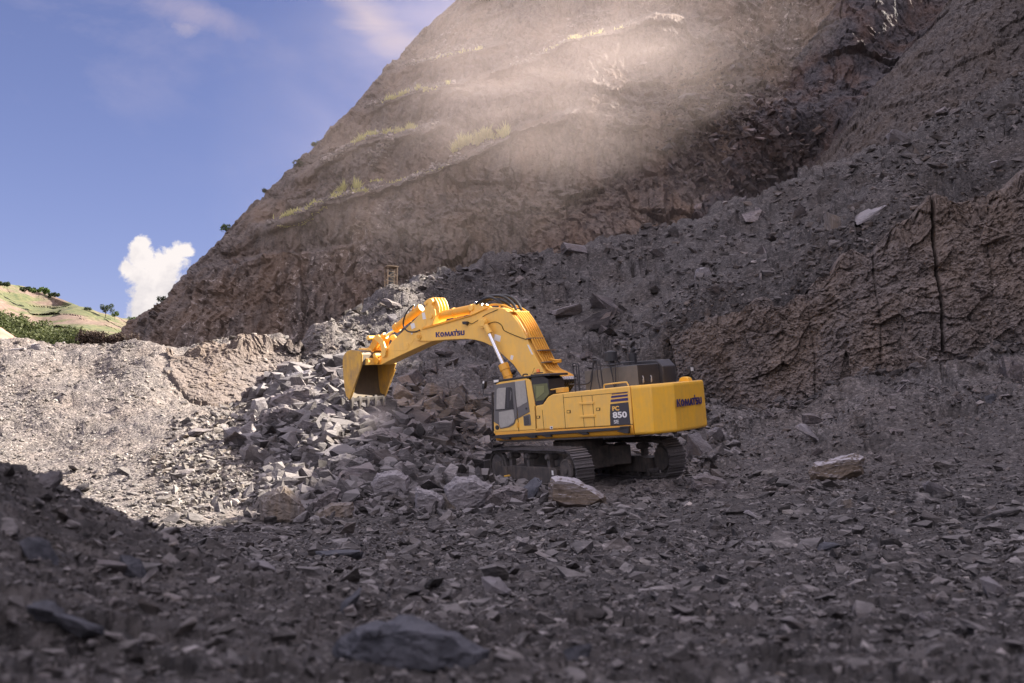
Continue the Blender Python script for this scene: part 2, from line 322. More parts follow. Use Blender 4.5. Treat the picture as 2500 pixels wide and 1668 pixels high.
def hit(px, py, y0=1.5, y1=110):
    Y = np.exp(np.linspace(math.log(y0), math.log(y1), 1500)); p = P(np.full(1500, px), np.full(1500, py), Y)
    below = p[:, 2] < Hb(p[:, 0], Y); k = int(np.argmax(below)) if below.any() else 1499
    return p[k]
NA, NR = 760, 660
az = np.concatenate([np.linspace(-1.9, -.60, 45)[:-1], np.linspace(-.60, .60, 672), np.linspace(.60, 1.9, 45)[1:]]); lr = np.exp(np.linspace(math.log(.55), math.log(150), NR))
AZ, LR = np.meshgrid(az, lr); gx = AZ*LR; gy = LR
gz = Hf(gx, gy)
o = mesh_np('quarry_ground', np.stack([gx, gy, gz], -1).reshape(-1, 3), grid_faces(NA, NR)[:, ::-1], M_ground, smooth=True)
GX, GY = proj(np.stack([gx, gy, gz], -1))
tone = (1-sst(gy, 24, 31)*sst(gx/gy, -.6, -.5)); tone = np.maximum(tone*sst(gx, -8, -5), (gy < 12)*1.0)  # darker soil, its colour deepened further where the ground lies in shade
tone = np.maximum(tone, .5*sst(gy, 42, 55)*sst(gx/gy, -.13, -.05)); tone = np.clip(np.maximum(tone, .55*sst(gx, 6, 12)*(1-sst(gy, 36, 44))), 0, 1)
set_attr(o, 'tone', tone.ravel()); pale = sst(-gx/gy, .12, .30)*sst(gy, 15, 22)*(gy < 62); set_attr(o, 'pale', pale.ravel()); tag(o, 'dark slate gravel floor, bank and talus slopes of the quarry', kind='structure')  # pale lifts the bank's own colour to strengthen its sunlit look
o.data.flip_normals()
# wide base sheet to the horizon
bs = mesh_np('ground', [(-3000, -300, -3), (3000, -300, -3), (3000, 6000, -3), (-3000, 6000, -3)], [(0, 1, 2, 3)], M_ground); set_attr(bs, 'tone', [0]*4); tag(bs, kind='structure')
bs2 = mesh_np('ground', [(-200, -200, -.75), (200, -200, -.75), (200, 1.3, -.75), (-200, 1.3, -.75)], [(0, 1, 2, 3)], M_ground); set_attr(bs2, 'tone', [0]*4); tag(bs2, kind='structure')

# ------------------------------------------------------------------ mountain
sil = pw([-500, -250, 0, 40, 95, 170, 260, 340, 420, 500, 550, 600, 690, 745, 790, 830, 960], [1480, 1300, 1110, 1065, 1010, 935, 865, 790, 690, 605, 560, 512, 442, 395, 325, 292, 250])
D0 = pw([250, 600, 1200, 1600, 1850, 1960, 2060, 2300, 2500, 2800], [128, 122, 114, 108, 108, 106, 100, 94, 90, 84])
ledges = [  # polylines px->py, and px extents
    ([650, 740, 800, 865, 900, 1000, 1100, 1180, 1260, 1400], [545, 512, 488, 470, 462, 440, 405, 365, 325, 270], 600, 1450),
    ([730, 800, 870, 930, 1010, 1080], [425, 378, 347, 328, 322, 300], 690, 1120),
    ([880, 930, 1000, 1050, 1120], [268, 248, 226, 218, 205], 850, 1160),
    ([960, 1010, 1060, 1130, 1200], [172, 152, 148, 130, 112], 940, 1260),
    ([1180, 1300, 1400, 1500, 1600], [185, 145, 100, 75, 30], 1150, 1700),
    ([330, 480, 640, 900, 1100], [800, 660, 610, 590, 560], 320, 900),
]
NMU, NMV = 620, 470
pyr = np.linspace(960, -70, NMV); uu = np.linspace(0, 1, NMU)**1.0
PYm, UUm = np.meshgrid(pyr, uu, indexing='ij'); sl_ = sil(PYm); PXm = sl_+UUm*(2900-sl_)
tanA = np.tan(th+np.arctan((834-PYm)/F_))
dg = PXm-(1960+(430-PYm)*.79)          # signed distance from the gully line
base = D0(PXm)+(-6.0*sst(dg, 0, 60)+5.0*np.exp(-(dg/110.)**2))
kk = .36
Dm = base/(1-kk*tanA)
Lm = np.zeros_like(Dm)
for xs, ys, a, b in ledges:
    Dm = Dm+5.0*sst(pw(xs, ys)(PXm)-PYm, -4, 10)*sst(PXm, a, a+70)*(1-sst(PXm, b-90, b))+5.0*sst(pw(xs, ys)(PXm)-PYm, -4, 120)*(1-sst(PXm, a, a+70)*(1-sst(PXm, b-90, b)))*.6
    ext = sst(PXm, a, a+60)*(1-sst(PXm, b-60, b)); dl = PYm-pw(xs, ys)(PXm); ext = ext*(a > 500); Lm = np.maximum(Lm, np.exp(-((dl-1)/9.)**2)*ext); Dm = Dm-1.5*np.exp(-((dl-10)/8.)**2)*ext
Dm = Dm+9*np.exp(-np.clip(PXm-sl_, 0, None)/70.)      # face curls away near the skyline
Pm = P(PXm, PYm, Dm)
ax_ = np.arange(1, 26)[::-1]
wrap = Pm[:, :1]+np.stack([ax_*ax_*.05+ax_*.9, ax_*3.0, -ax_*ax_*.02], -1)[None]
Pm = np.concatenate([wrap, Pm], 1); nW = len(ax_)
flat = Pm.reshape(-1, 3)
nrm = np.array([-.15, -.92, .36])
q = flat.copy()
wob = fbm(q*.05, 3, .5, 60)[:, None]*np.array([3., 3., 3.])
qq = (q+wob)@np.array([[1, 0, 0], [0, 1, 0], [.35, 0, 1.]])      # slanted cleavage
dgf = np.concatenate([np.full((NMV, nW), -999.), dg], 1).ravel()
pyf = np.concatenate([np.repeat(PYm[:, :1], nW, 1), PYm], 1).ravel()
pxf = np.concatenate([np.repeat(PXm[:, :1], nW, 1), PXm], 1).ravel()
smooth_slab = sst(dgf, 10, 60)
disp = fbm(q*.035, 3, .5, 61)*2.2*(1-.5*smooth_slab)
disp += facet(qq*np.array([.16, .16, .10]), 62)*.9*(1-.65*smooth_slab)
disp += facet(qq*np.array([.55, .5, .28]), 63)*.50*(1-.45*smooth_slab)
disp += facet(qq*np.array([1.7, 1.6, .8]), 64)*.26+fbm(q*2.2, 3, .6, 65)*.10
disp += (np.abs(vn(q*np.array([.9, .5, .12]), 66))-.4)*.5*sst(pyf, 520, 640)      # drill-hole fluting near the foot
rear = 1.0
disp *= 1-.75*np.concatenate([np.zeros((NMV, nW)), Lm], 1).ravel()
edge = np.exp(-np.clip(pxf-sil(pyf), 0, None)/40.)
flat = flat+nrm[None]*disp[:, None]*(1-.35*edge)[:, None]
G3 = flat.reshape(NMV, NMU+nW, 3); tops = []
for k_, (dy_, dz_) in enumerate(((3, .4), (9, 1.2), (20, 1.0), (45, -4), (90, -25), (140, -70))): tops.append(G3[-1:]+np.array([dy_*.12, dy_, dz_])[None, None])
flat = np.concatenate([G3]+tops, 0).reshape(-1, 3); dgf = np.concatenate([dgf]+[dgf[-(NMU+nW):]]*6); pyf = np.concatenate([pyf]+[pyf[-(NMU+nW):]]*6); NMV += 6
mtn = mesh_np('mountain', flat, grid_faces(NMU+nW, NMV)[:, ::-1], M_mtn, smooth=False); tag(mtn, kind='structure'); mtn.data.flip_normals()
mtn.data.materials.append(M_scree); mtn.data.materials.append(M_cut)
fc = grid_faces(NMU+nW, NMV)[:, ::-1][:, 0]; nzz = fbm(flat*.08, 3, .5, 70)[fc]*60
M_slab = rock_mat('grey cliff slab', dark=(.036, .032, .031), mid=(.098, .084, .077), light=(.17, .148, .138), warm=(.13, .095, .07), warm_amt=.35, scale=.45, bump=.8, strata=(1.8, 1.8, .5), white=.5)
mtn.data.materials[2] = M_slab
mi = np.where((dgf[fc]+nzz > -230+(pyf[fc]-200)*.0) & (dgf[fc]+nzz*.3 < 15), 1, np.where(dgf[fc]+nzz*.3 >= 15, 2, 0))
mtn.data.polygons.foreach_set('material_index', mi.astype(np.int32))

# unseen hillside off frame right, its crest shaped to cast the quarry's shade edge
_e = [(-6.6, 19, -.9), (-6.2, 27, -.9), (-6.3, 33, .5), (-7.0, 40, 2.4), (-7.6, 50, 5.2), (-7.2, 65, 12), (-5.0, 75, 17.5), (-2, 85, 21)]
_ry = [y+(66-x)*S.y/S.x for x, y, z in _e]; _rz = [z+(66-x)*S.z/S.x+1-53.5 for x, y, z in _e]
SHADE_RIDGE = lambda a: np.interp(a, [-60, _ry[0]-6]+_ry, [_rz[0]+6, _rz[0]+3.5]+_rz)
hy = np.linspace(-60, 125, 60); hx = np.linspace(0, 1, 30)
HY, HX = np.meshgrid(hy, hx, indexing='ij')
crz = 53.5+0*HY+SHADE_RIDGE(HY)
foot = np.maximum(40, .72*np.abs(HY)+6)*np.where(HY > 20, 1, 1); foot = np.minimum(foot, 60)
hxx = foot+(66-foot)*HX*1.0; hzz = -1+crz*HX**1.0
hp = np.stack([hxx, HY, hzz], -1).reshape(-1, 3); hp[:, 0] += facet(hp*.15, 80)*1.0
hp2 = np.stack([np.full(60, 110.), hy, np.full(60, -2.)], -1)
V_ = hp.reshape(60, 30, 3); V_ = np.concatenate([V_, hp2[:, None]], 1).reshape(-1, 3)
hs = mesh_np('hillside', V_, grid_faces(31, 60), M_scree); tag(hs, kind='structure')

# ------------------------------------------------------------------ drilled cut face (right) and outcrop (left)
def loft(name, top, bot, nu, nv, mat, amp, k, grooves=(), noise_sc=1.0, bulge=.0, flute=0.0, fwd=.25):
    s = np.linspace(0, 1, nu)
    def line(a):
        t = (a[:, 0]-a[0, 0])/(a[-1, 0]-a[0, 0]); return np.stack([np.interp(s, t, a[:, i]) for i in range(3)], -1)
    Tp, Bp = line(top), line(bot); T3, B3 = P(*Tp.T), P(*Bp.T)
    v = np.linspace(0, 1.14, nv)[:, None, None]
    pts = T3[None]*(1-v)+B3[None]*v
    pts[..., 1] -= bulge*np.sin(np.clip(v[..., 0], 0, 1)*math.pi)
    f = pts.reshape(-1, 3); ss = np.repeat(s[None], nv, 0).ravel(); vv = np.repeat(np.linspace(0, 1.14, nv)[:, None], nu, 1).ravel()
    w_ = fbm(f*.4, 3, .5, k)[:, None]*.8
    w_ = w_*.45; t1 = np.array([.80, -.25, .55]); t1 /= np.linalg.norm(t1); t2 = np.array([-.55, 0, .83]); t3 = np.array([.2, 1., 0])
    qv = (f+w_)@np.stack([t1, t3, t2], 1); fl = (.5-np.abs((f[:, 0]*1.05+.25*np.sin(f[:, 2]))%1.0-.5))*flute
    d = facet(qv*np.array([.55, .5, .75])*noise_sc, k+1)*amp*.9+facet(qv*np.array([1.5, 1.4, 2.1])*noise_sc, k+2)*amp*.5+facet(qv*np.array([4, 4, 5.5])*noise_sc, k+3)*amp*.34+facet(qv*np.array([9, 9, 11.])*noise_sc, k+6)*amp*.14+fbm(f*5, 3, .6, k+5)*amp*.3+fbm(f*.25, 2, .5, k+4)*amp*1.6+fl
    for (gs, wd, dp, lean) in grooves:
        cen = gs+lean*(vv)+.002*np.sin(vv*9+gs*50); d -= dp*np.exp(-((ss-cen)/wd)**2)*(vv < .98)
    fade = sst(vv, -.02, .02)
    f[:, 2] += (fbm(f*.6, 3, .55, k+9)*.7+facet(f*.9, k+8)*.22)*(1-sst(vv, 0, .4)); f[:, 1] -= (d*fade+fwd); f[:, 0] -= d*.25*fade
    # cap row running back under the talus
    cap = f.reshape(nv, nu, 3)[:1].copy(); cap[..., 1] += 3.0; cap[..., 2] -= .5
    ft = f.reshape(nv, nu, 3)[-1:].copy(); ft[..., 2] -= 1.5; ft[..., 1] -= .3
    f = np.concatenate([cap, f.reshape(nv, nu, 3), ft], 0).reshape(-1, 3)
    ob = mesh_np(name, f, grid_faces(nu, nv+2), mat); tag(ob, kind='structure'); return ob
gr = [(.285, .0016, .14, .004), (.42, .0020, .22, .008), (.545, .0028, .8, .014), (.655, .0016, .12, .006)]
loft('rock_face', ftop, fbot, 620, 200, M_cut, .30, 100, gr, bulge=.15, flute=.22)
otop = np.array([(425, 858, 50.2), (480, 850, 50.6), (560, 847, 51), (650, 846, 52), (700, 848, 52.5), (745, 842, 53)], float)
obot = np.array([(440, 905, 48.5), (490, 962, 47), (540, 972, 46.8), (590, 965, 47.3), (660, 920, 50), (745, 872, 52.3)], float)
loft('rock_outcrop', otop, obot, 260, 90, M_cut, .22, 120, (), 1.0, bulge=-.4, fwd=1.3)

# ------------------------------------------------------------------ far left hill
hsil = pw([-300, 0, 60, 110, 180, 235, 300, 335, 420], [660, 690, 700, 715, 742, 765, 778, 786, 800])
nh, mh = 260, 120
px_ = np.linspace(-300, 470, nh); vv = np.linspace(0, 1, mh)
PXh, VVh = np.meshgrid(px_, vv); PYh = hsil(PXh)+(900-hsil(PXh))*VVh
Dh = 260-100*VVh+12*np.sin(PXh*.02)
hp = P(PXh, PYh, Dh).reshape(-1, 3); hp[:, 2] += fbm(hp*.05, 4, .5, 140)*1.5*(np.repeat(VVh.reshape(-1), 1) > .03); hp[:, 1] += facet(hp*.12, 141)*1.2
m, gg, b, _ = new_mat('terraced hill soil'); t = gg.n('ShaderNodeTexCoord').outputs['Object']
mpz = gg.n('ShaderNodeMapping', ins={'Vector': t, 'Scale': (.35, .35, 1.9), 'Rotation': (0, rad(16), 0)}).outputs[0]
n1 = gg.noise(mpz, .12, 6, .6, .5); n2 = gg.noise(t, .8, 6, .65)
c = gg.ramp(n2, [(.3, (.07, .045, .03)), (.55, (.145, .10, .075)), (.8, (.22, .17, .135))])
c = gg.mix(gg.ramp(n1, [(.48, 1.0), (.56, 0.0)]), c, gg.ramp(n2, [(.35, (.04, .055, .018)), (.65, (.11, .105, .045))]))
hook(gg, b, 'Base Color', c); hook(gg, b, 'Roughness', .95)
hh = mesh_np('distant_hill', hp, grid_faces(nh, mh)[:, ::-1], m); tag(hh, kind='structure'); hh.data.flip_normals()
# pink spoil bank at the very left edge
pk = np.array([(-300, 700), (-60, 780), (0, 800), (30, 818), (60, 850)], float)
qx = np.linspace(-300, 60, 40); qv = np.linspace(0, 1, 20); QX, QV = np.meshgrid(qx, qv); top = np.interp(QX, pk[:, 0], pk[:, 1]); QY = top+(870-top)*QV
hp = P(QX, QY, 78-8*QV).reshape(-1, 3); hp[:, 2] += fbm(hp*.5, 3, .5, 150)*.2
mp_, gg, b, _ = new_mat('pink soil'); t = gg.n('ShaderNodeTexCoord').outputs['Object']
hook(gg, b, 'Base Color', gg.ramp(gg.noise(t, .7, 7, .6), [(.3, (.24, .12, .085)), (.7, (.34, .20, .15))])); hook(gg, b, 'Roughness', .95)
pb = mesh_np('soil_bank', hp, grid_faces(40, 20)[:, ::-1], mp_, smooth=True); tag(pb, kind='structure'); pb.data.flip_normals()

# ================================================================== EXCAVATOR
# local frame: x forward, y to the machine's left, z up, origin on the slewing axis at the foot of the tracks
MX = np.array([[-0.79331709, -0.60335896, -0.0812771], [0.60873504, -0.78819689, -0.09048371], [-0.0094682, -0.1212585, 0.99257581]])
ML = np.array([2.27734677, 32.9491255, -.0269])
def on(p, ax, v):
    d = ray(*p); o = MX.T@(-ML); dl = MX.T@d; return o+(v-o[ax])/dl[ax]*dl
c1 = lambda x, y: (1150+x/3.852, 880+y/3.852)
c2 = lambda x, y: (800+x/3.615, 700+y/3.615)
c3 = lambda x, y: (1170+x/8.252, 890+y/8.252)
c4 = lambda x, y: (1380+x/6.528, 840+y/6.528)
c5 = lambda x, y: (830+x/5.408, 720+y/5.408)
c6 = lambda x, y: (1200+x/6.032, 700+y/6.032)
def sh(c, L, y): return [tuple(on(c(*a), 1, y)[[0, 2]]) for a in L]      # outline in the machine's own x-z plane at width y
def p3(c, L, y): return [tuple(on(c(*a), 1, y)) for a in L]
class MB:
    def __init__(s): s.bm = bmesh.new()
    def prism(s, pts, y0, y1, ax=1, cap=True):
        def mk(a, b, y): return {1: (a, y, b), 0: (y, a, b), 2: (a, b, y)}[ax]
        A = [s.bm.verts.new(mk(a, b, y0)) for a, b in pts]; B = [s.bm.verts.new(mk(a, b, y1)) for a, b in pts]
        n = len(pts)
        for i in range(n): s.bm.faces.new((A[i], A[(i+1) % n], B[(i+1) % n], B[i]))
        if cap: s.bm.faces.new(A[::-1]); s.bm.faces.new(B)
        return s
    def box(s, x0, x1, y0, y1, z0, z1): return s.prism([(x0, z0), (x1, z0), (x1, z1), (x0, z1)], y0, y1)
    def tube(s, pts, r, n=8, r2=None, cap=True):
        pts = [Vector(p) for p in pts]; rings = []
        up = Vector((0, 0, 1)); prev = None
        for i, p in enumerate(pts):
            d = (pts[min(i+1, len(pts)-1)]-pts[max(i-1, 0)]).normalized()
            a = prev-d*prev.dot(d) if prev is not None else d.orthogonal()
            a.normalize(); prev = a; b = d.cross(a); rr = r if r2 is None else r+(r2-r)*i/(len(pts)-1)
            rings.append([s.bm.verts.new(p+(a*math.cos(2*math.pi*k/n)+b*math.sin(2*math.pi*k/n))*rr) for k in range(n)])
        for A, B in zip(rings, rings[1:]):
            for k in range(n): s.bm.faces.new((A[k], A[(k+1) % n], B[(k+1) % n], B[k]))
        if cap: s.bm.faces.new(rings[0][::-1]); s.bm.faces.new(rings[-1])
        return s
    def disc(s, c, r, h, ax=1, n=24):
        d = Vector([float(i == ax) for i in range(3)]); c = Vector(c); return s.tube([c-d*h/2, c+d*h/2], r, n)
    def build(s, name, mat, parent=None, bev=.012, seg=2, ang=35):
        bmesh.ops.recalc_face_normals(s.bm, faces=s.bm.faces); me = bpy.data.meshes.new(name); s.bm.to_mesh(me); s.bm.free(); me.materials.append(mat)
        me.polygons.foreach_set('use_smooth', [True]*len(me.polygons)); me.set_sharp_from_angle(angle=rad(ang))
        o = link(bpy.data.objects.new(name, me), parent)
        if bev:
            md = o.modifiers.new('bevel', 'BEVEL'); md.width = bev; md.segments = seg; md.limit_method = 'ANGLE'; md.angle_limit = rad(ang); md.harden_normals = False
        return o
def curve(pts, n=6):
    """smooth polyline through points (Catmull-Rom)"""
    p = [Vector(a) for a in pts]; p = [p[0]*2-p[1]]+p+[p[-1]*2-p[-2]]; r = []
    for i in range(1, len(p)-2):
        for k in range(n):
            t = k/n; a, b, c, d = p[i-1], p[i], p[i+1], p[i+2]
            r.append(.5*((2*b)+(c-a)*t+(2*a-5*b+4*c-d)*t*t+(3*b-a-3*c+d)*t**3))
    return r+[p[-2]]
def text_mesh(body, size, bold, name, mat, parent, mw, spacing=1.0):
    cu_ = bpy.data.curves.new(name, 'FONT'); cu_.body = body; cu_.size = size; cu_.offset = bold; cu_.extrude = .003; cu_.space_character = spacing; cu_.resolution_u = 4
    ob = bpy.data.objects.new(name, cu_); col_.objects.link(ob); bpy.context.view_layer.update()
    me = bpy.data.meshes.new_from_object(ob.evaluated_get(bpy.context.evaluated_depsgraph_get())); bpy.data.objects.remove(ob)
    me.name = name; me.materials.clear(); me.materials.append(mat); o = link(bpy.data.objects.new(name, me), parent); o.matrix_local = mw; return o
def logo_mesh(name, parent, mw, L, H):
    """heavy block lettering KOMATSU with the raised tick joining T and S, drawn as strokes"""
    mb = MB(); u = 1.0
    def poly(pts): mb.prism([(a, b) for a, b in pts], 0, .004, ax=2)
    def quad(*p): poly(p)
    def ring(cx, cy, rx, ry, ix, iy):
        n = 20; o_ = [(cx+rx*math.cos(2*math.pi*k/n), cy+ry*math.sin(2*math.pi*k/n)) for k in range(n)]; i_ = [(cx+ix*math.cos(2*math.pi*k/n), cy+iy*math.sin(2*math.pi*k/n)) for k in range(n)]
        for k in range(n): quad(o_[k], o_[(k+1) % n], i_[(k+1) % n], i_[k])
    x = 0                                                   # K
    quad((x, 0), (x+.34, 0), (x+.34, 1), (x, 1)); quad((x+.34, .42), (x+.62, 1), (x+.98, 1), (x+.5, .42)); quad((x+.34, .58), (x+.52, .58), (x+.98, 0), (x+.60, 0))
    ring(1.43, .46, .44, .48, .15, .20)                     # O
    x = 1.92                                                # M
    quad((x, 0), (x+.27, 0), (x+.36, .92), (x+.14, .92)); quad((x+.16, .92), (x+.42, .92), (x+.64, .36), (x+.50, .02)); quad((x+.86, .92), (x+1.10, .92), (x+.72, .02), (x+.50, .02)); quad((x+.97, 0), (x+1.25, 0), (x+1.10, .92), (x+.88, .92))
    x = 3.10                                                # A
    quad((x, 0), (x+.3, 0), (x+.60, .92), (x+.36, .92)); quad((x+.62, 0), (x+.92, 0), (x+.62, .92), (x+.38, .92)); quad((x+.25, .16), (x+.68, .16), (x+.62, .36), (x+.31, .36))
    x = 3.86                                                # T
    quad((x, .72), (x+.86, .72), (x+.86, .94), (x, .94)); quad((x+.27, 0), (x+.57, 0), (x+.57, .74), (x+.27, .74)); quad((x+.60, .96), (x+.82, .96), (x+.82, 1.30), (x+.60, 1.30))
    x = 4.70                                                # S
    quad((x, 0), (x+.62, 0), (x+.66, .24), (x, .24)); quad((x+.40, .22), (x+.70, .10), (x+.70, .56), (x+.40, .44)); quad((x+.02, .38), (x+.66, .38), (x+.66, .60), (x+.02, .60)); quad((x+.02, .42), (x+.30, .52), (x+.30, .78), (x+.02, .88)); quad((x+.06, .72), (x+.68, .72), (x+.68, .94), (x+.06, .94))
    x = 5.48                                                # U
    quad((x, .2), (x+.30, .2), (x+.30, .94), (x, .94)); quad((x+.54, .2), (x+.84, .2), (x+.84, .94), (x+.54, .94)); quad((x, .24), (x+.84, .24), (x+.70, 0), (x+.14, 0))
    for v in mb.bm.verts: v.co.x *= L/6.32; v.co.y *= H
    o = mb.build(name, Mnavy, parent, bev=0); o.matrix_local = mw; return o
def side_frame(org, xdir, up=(0, 0, 1)):
    """frame for lettering: x along xdir, y up, z out of the plate"""
    x = Vector(xdir).normalized(); z = x.cross(Vector(up)).normalized(); y = z.cross(x)
    m = Matrix.Identity(4)
    for i in range(3): m[i][0], m[i][1], m[i][2], m[i][3] = x[i], y[i], z[i], org[i]
    return m

ex = link(bpy.data.objects.new('excavator', None)); ex.empty_display_size = .5
ex.matrix_world = Matrix([[*MX[i], ML[i]] for i in range(3)]+[[0, 0, 0, 1]])
tag(ex, 'large yellow crawler excavator with raised boom, tilted on a bed of broken rock', 'excavator')
W = 1.52
# ---- tracks, in the undercarriage's own frame (turned under the house)
DEL = rad(-23.32); cD, sD = math.cos(DEL), math.sin(DEL)
def uc(o): o.rotation_euler = (0, 0, DEL); return o
Rr = .58; HZ = 1.28; XL = 2.30
def track_path():
    """closed centre line of the shoes in x-z"""
    pts = []
    def arc(cx, cz, r, a0, a1, n=14):
        for k in range(n+1): a = rad(a0+(a1-a0)*k/n); pts.append((cx+r*math.cos(a), cz+r*math.sin(a)))
    r0 = .56
    pts += [(-1.75, .05), (1.75, .05)]
    arc(XL-.05, .66, .60, -58, 62); 
    pts += [(1.95, 1.24), (1.2, 1.27), (.6, 1.255), (0, 1.27), (-.6, 1.255), (-1.2, 1.27), (-1.8, 1.27)]
    arc(-XL+.02, .66, .61, 110, 245)
    return pts
tp = np.array(track_path()); tp = np.vstack([tp, tp[:1]]); sl2 = np.concatenate([[0], np.cumsum(np.hypot(*np.diff(tp, axis=0).T))]); NSH = 46
def tpt(s): s = s % sl2[-1]; return np.array([np.interp(s, sl2, tp[:, 0]), np.interp(s, sl2, tp[:, 1])])
GA, WS = 3.454, .635
# one shoe: plate with three grouser bars and bolt heads; local x along travel, z outward
pitch = sl2[-1]/NSH
mb = MB(); hw = WS/2
mb.box(-pitch*.52, pitch*.44, -hw, hw, -.012, .012)
mb.box(pitch*.26, pitch*.40, -hw, hw, .012, .075); mb.box(-pitch*.10, pitch*.02, -hw, hw, .012, .045); mb.box(-pitch*.50, -pitch*.40, -hw, hw, .012, .05)
for yy in (-.17, -.07, .07, .17):
    for xx in (-.055, .035): mb.disc((xx, yy, .02), .016, .02, 2, 6)
shoe0 = mb.build('track_shoe', simple('worn shoe steel', (.14, .13, .13), .5, .5, dirt=.6, dirtcol=(.15, .135, .125), sc_=5), None, bev=0); shoe_me = shoe0.data; bpy.data.objects.remove(shoe0)
for sgn in (1, -1):
    yc = sgn*GA/2
    mb = MB(); 
    for side in (-.09, .09):       # link chain
        path = [tpt(sl2[-1]*k/180) for k in range(181)]
        outer = path; n = len(path)
        A = []
        for k in range(n-1):
            a = path[k]; b = path[(k+1) % (n-1)]; d = b-a; d = d/np.linalg.norm(d); nn = np.array([-d[1], d[0]])   # path runs counterclockwise: left normal points inward
            A.append((a, a+nn*.115*(1.0 if (k % 4) else .86)))
        vs = [[mb.bm.verts.new((q_[0], yc+side+e, q_[1])) for q_ in pr for e in (-.028, .028)] for pr in A]
        for k in range(len(vs)):
            c0, d0 = vs[k], vs[(k+1) % len(vs)]
            for i, j in ((0, 1), (1, 3), (3, 2), (2, 0)): mb.bm.faces.new((c0[i], c0[j], d0[j], d0[i]))
    tr = uc(mb.build('track', Mtrk, ex, bev=0))
    for k in range(NSH):
        s0 = pitch*k; a = tpt(s0); b = tpt(s0+.06); d = (b-a)/np.linalg.norm(b-a); nn = np.array([d[1], -d[0]])
        so = link(bpy.data.objects.new('track_shoe', shoe_me), tr)
        m4 = Matrix(((d[0], 0, nn[0], a[0]), (0, 1, 0, yc), (d[1], 0, nn[1], a[1]), (0, 0, 0, 1))); so.matrix_local = m4
    o1 = sgn*.30; yo = yc+sgn*hw
    def fp(nm, mb_, mat=Mfrm, bev=.012): r_ = mb_.build(nm, mat, tr, bev=bev); return r_
    # side frame, open above
    mb = MB(); ya, yb = sorted((yc-sgn*.28, yc+sgn*.20)); mb.prism([(-1.62, .22), (1.62, .22), (1.74, .36), (1.60, .66), (1.25, .72), (-1.45, .72), (-1.62, .66)], ya, yb)
    mb.box(-1.60, 1.70, min(yc+sgn*.2, yc+sgn*.27), max(yc+sgn*.2, yc+sgn*.27), .20, .235); fp('track_frame', mb, Mfrm)
    mb = MB(); mb.prism([(1.45, .30), (2.15, .36), (2.28, .52), (2.22, .80), (2.0, .86), (1.85, .70), (1.45, .68)], *sorted((yc+sgn*.14, yc+sgn*.23))); mb.box(1.25, 1.75, *sorted((yc+sgn*.2, yc+sgn*.38)), .33, .37); fp('idler_bracket', mb, Mfrm)
    mb = MB(); mb.disc((2.22, yc, .66), .49, .14, n=32); mb.disc((2.22, yc, .66), .40, .30, n=32); mb.disc((2.22, yc, .66), .16, .42, n=24); fp('idler_wheel', mb, Mtrk)
    mb = MB(); n = 21; cx = -2.28
    pts = []
    for k in range(n*4): a = 2*math.pi*k/(n*4); r = .50 if (k % 4) in (0, 1) else .43; pts.append((cx+r*math.cos(a), .66+r*math.sin(a)))
    mb.prism(pts, yc-.045, yc+.045); mb.disc((cx, yc+sgn*.06, .66), .36, .40, n=32)
    for k in range(26): a = 2*math.pi*k/26; mb.disc((cx+.31*math.cos(a), yc+sgn*.265, .66+.31*math.sin(a)), .022, .03, n=6)
    mb.disc((cx, yc+sgn*.27, .66), .10, .03, n=20); fp('sprocket', mb, Mfrm, .006)
    for xx in (-1.15, .1, 1.25):
        mb = MB(); mb.disc((xx, yc+sgn*.02, 1.04), .11, .36, n=20); mb.disc((xx, yc+sgn*.02, 1.04), .075, .46, n=16); mb.box(xx-.07, xx+.09, *sorted((yc-sgn*.02, yc+sgn*.16)), .70, .97); fp('carrier_roller', mb, Mtrk)
    for k in range(8):
        xx = -1.58+k*.45; mb = MB(); mb.disc((xx, yc, .20), .125, .40, n=18); mb.disc((xx, yc, .20), .06, .46, n=12); fp('track_roller', mb, Mtrk, 0)
    mb = MB(); yq = sorted((yc+sgn*.205, yc+sgn*.212)); mb.box(-1.46, -1.36, *yq, .50, .64) if sgn > 0 else mb.box(-1.46, -1.36, *yq, .5, .64); fp('warning_label', mb, Mwhite, 0)
    mb = MB(); mb.box(1.30, 1.37, *sorted((yc+sgn*.2, yc+sgn*.39)), .372, .42); fp('marker_block', mb, Y1, .004)
mb = MB(); mb.prism([(-1.1, -1.3), (-.7, -.55), (-.7, .55), (-1.1, 1.3), (-.5, 1.5), (-.1, .75), (.5, .75), (.9, 1.5), (1.4, 1.3), (1.0, .55), (1.0, -.55), (1.4, -1.3), (.9, -1.5), (.5, -.75), (-.1, -.75), (-.5, -1.5)], .50, 1.12, ax=2); mb.box(-.75, 1.05, -.9, .9, .45, 1.18); uc(mb.build('car_body', Mfrm, ex, .03))
mb = MB(); mb.disc((0, 0, 1.25), .82, .30, 2, 48); mb.disc((0, 0, 1.42), .76, .3, 2, 48); uc(mb.build('slew_ring', Mfrm, ex, .01))
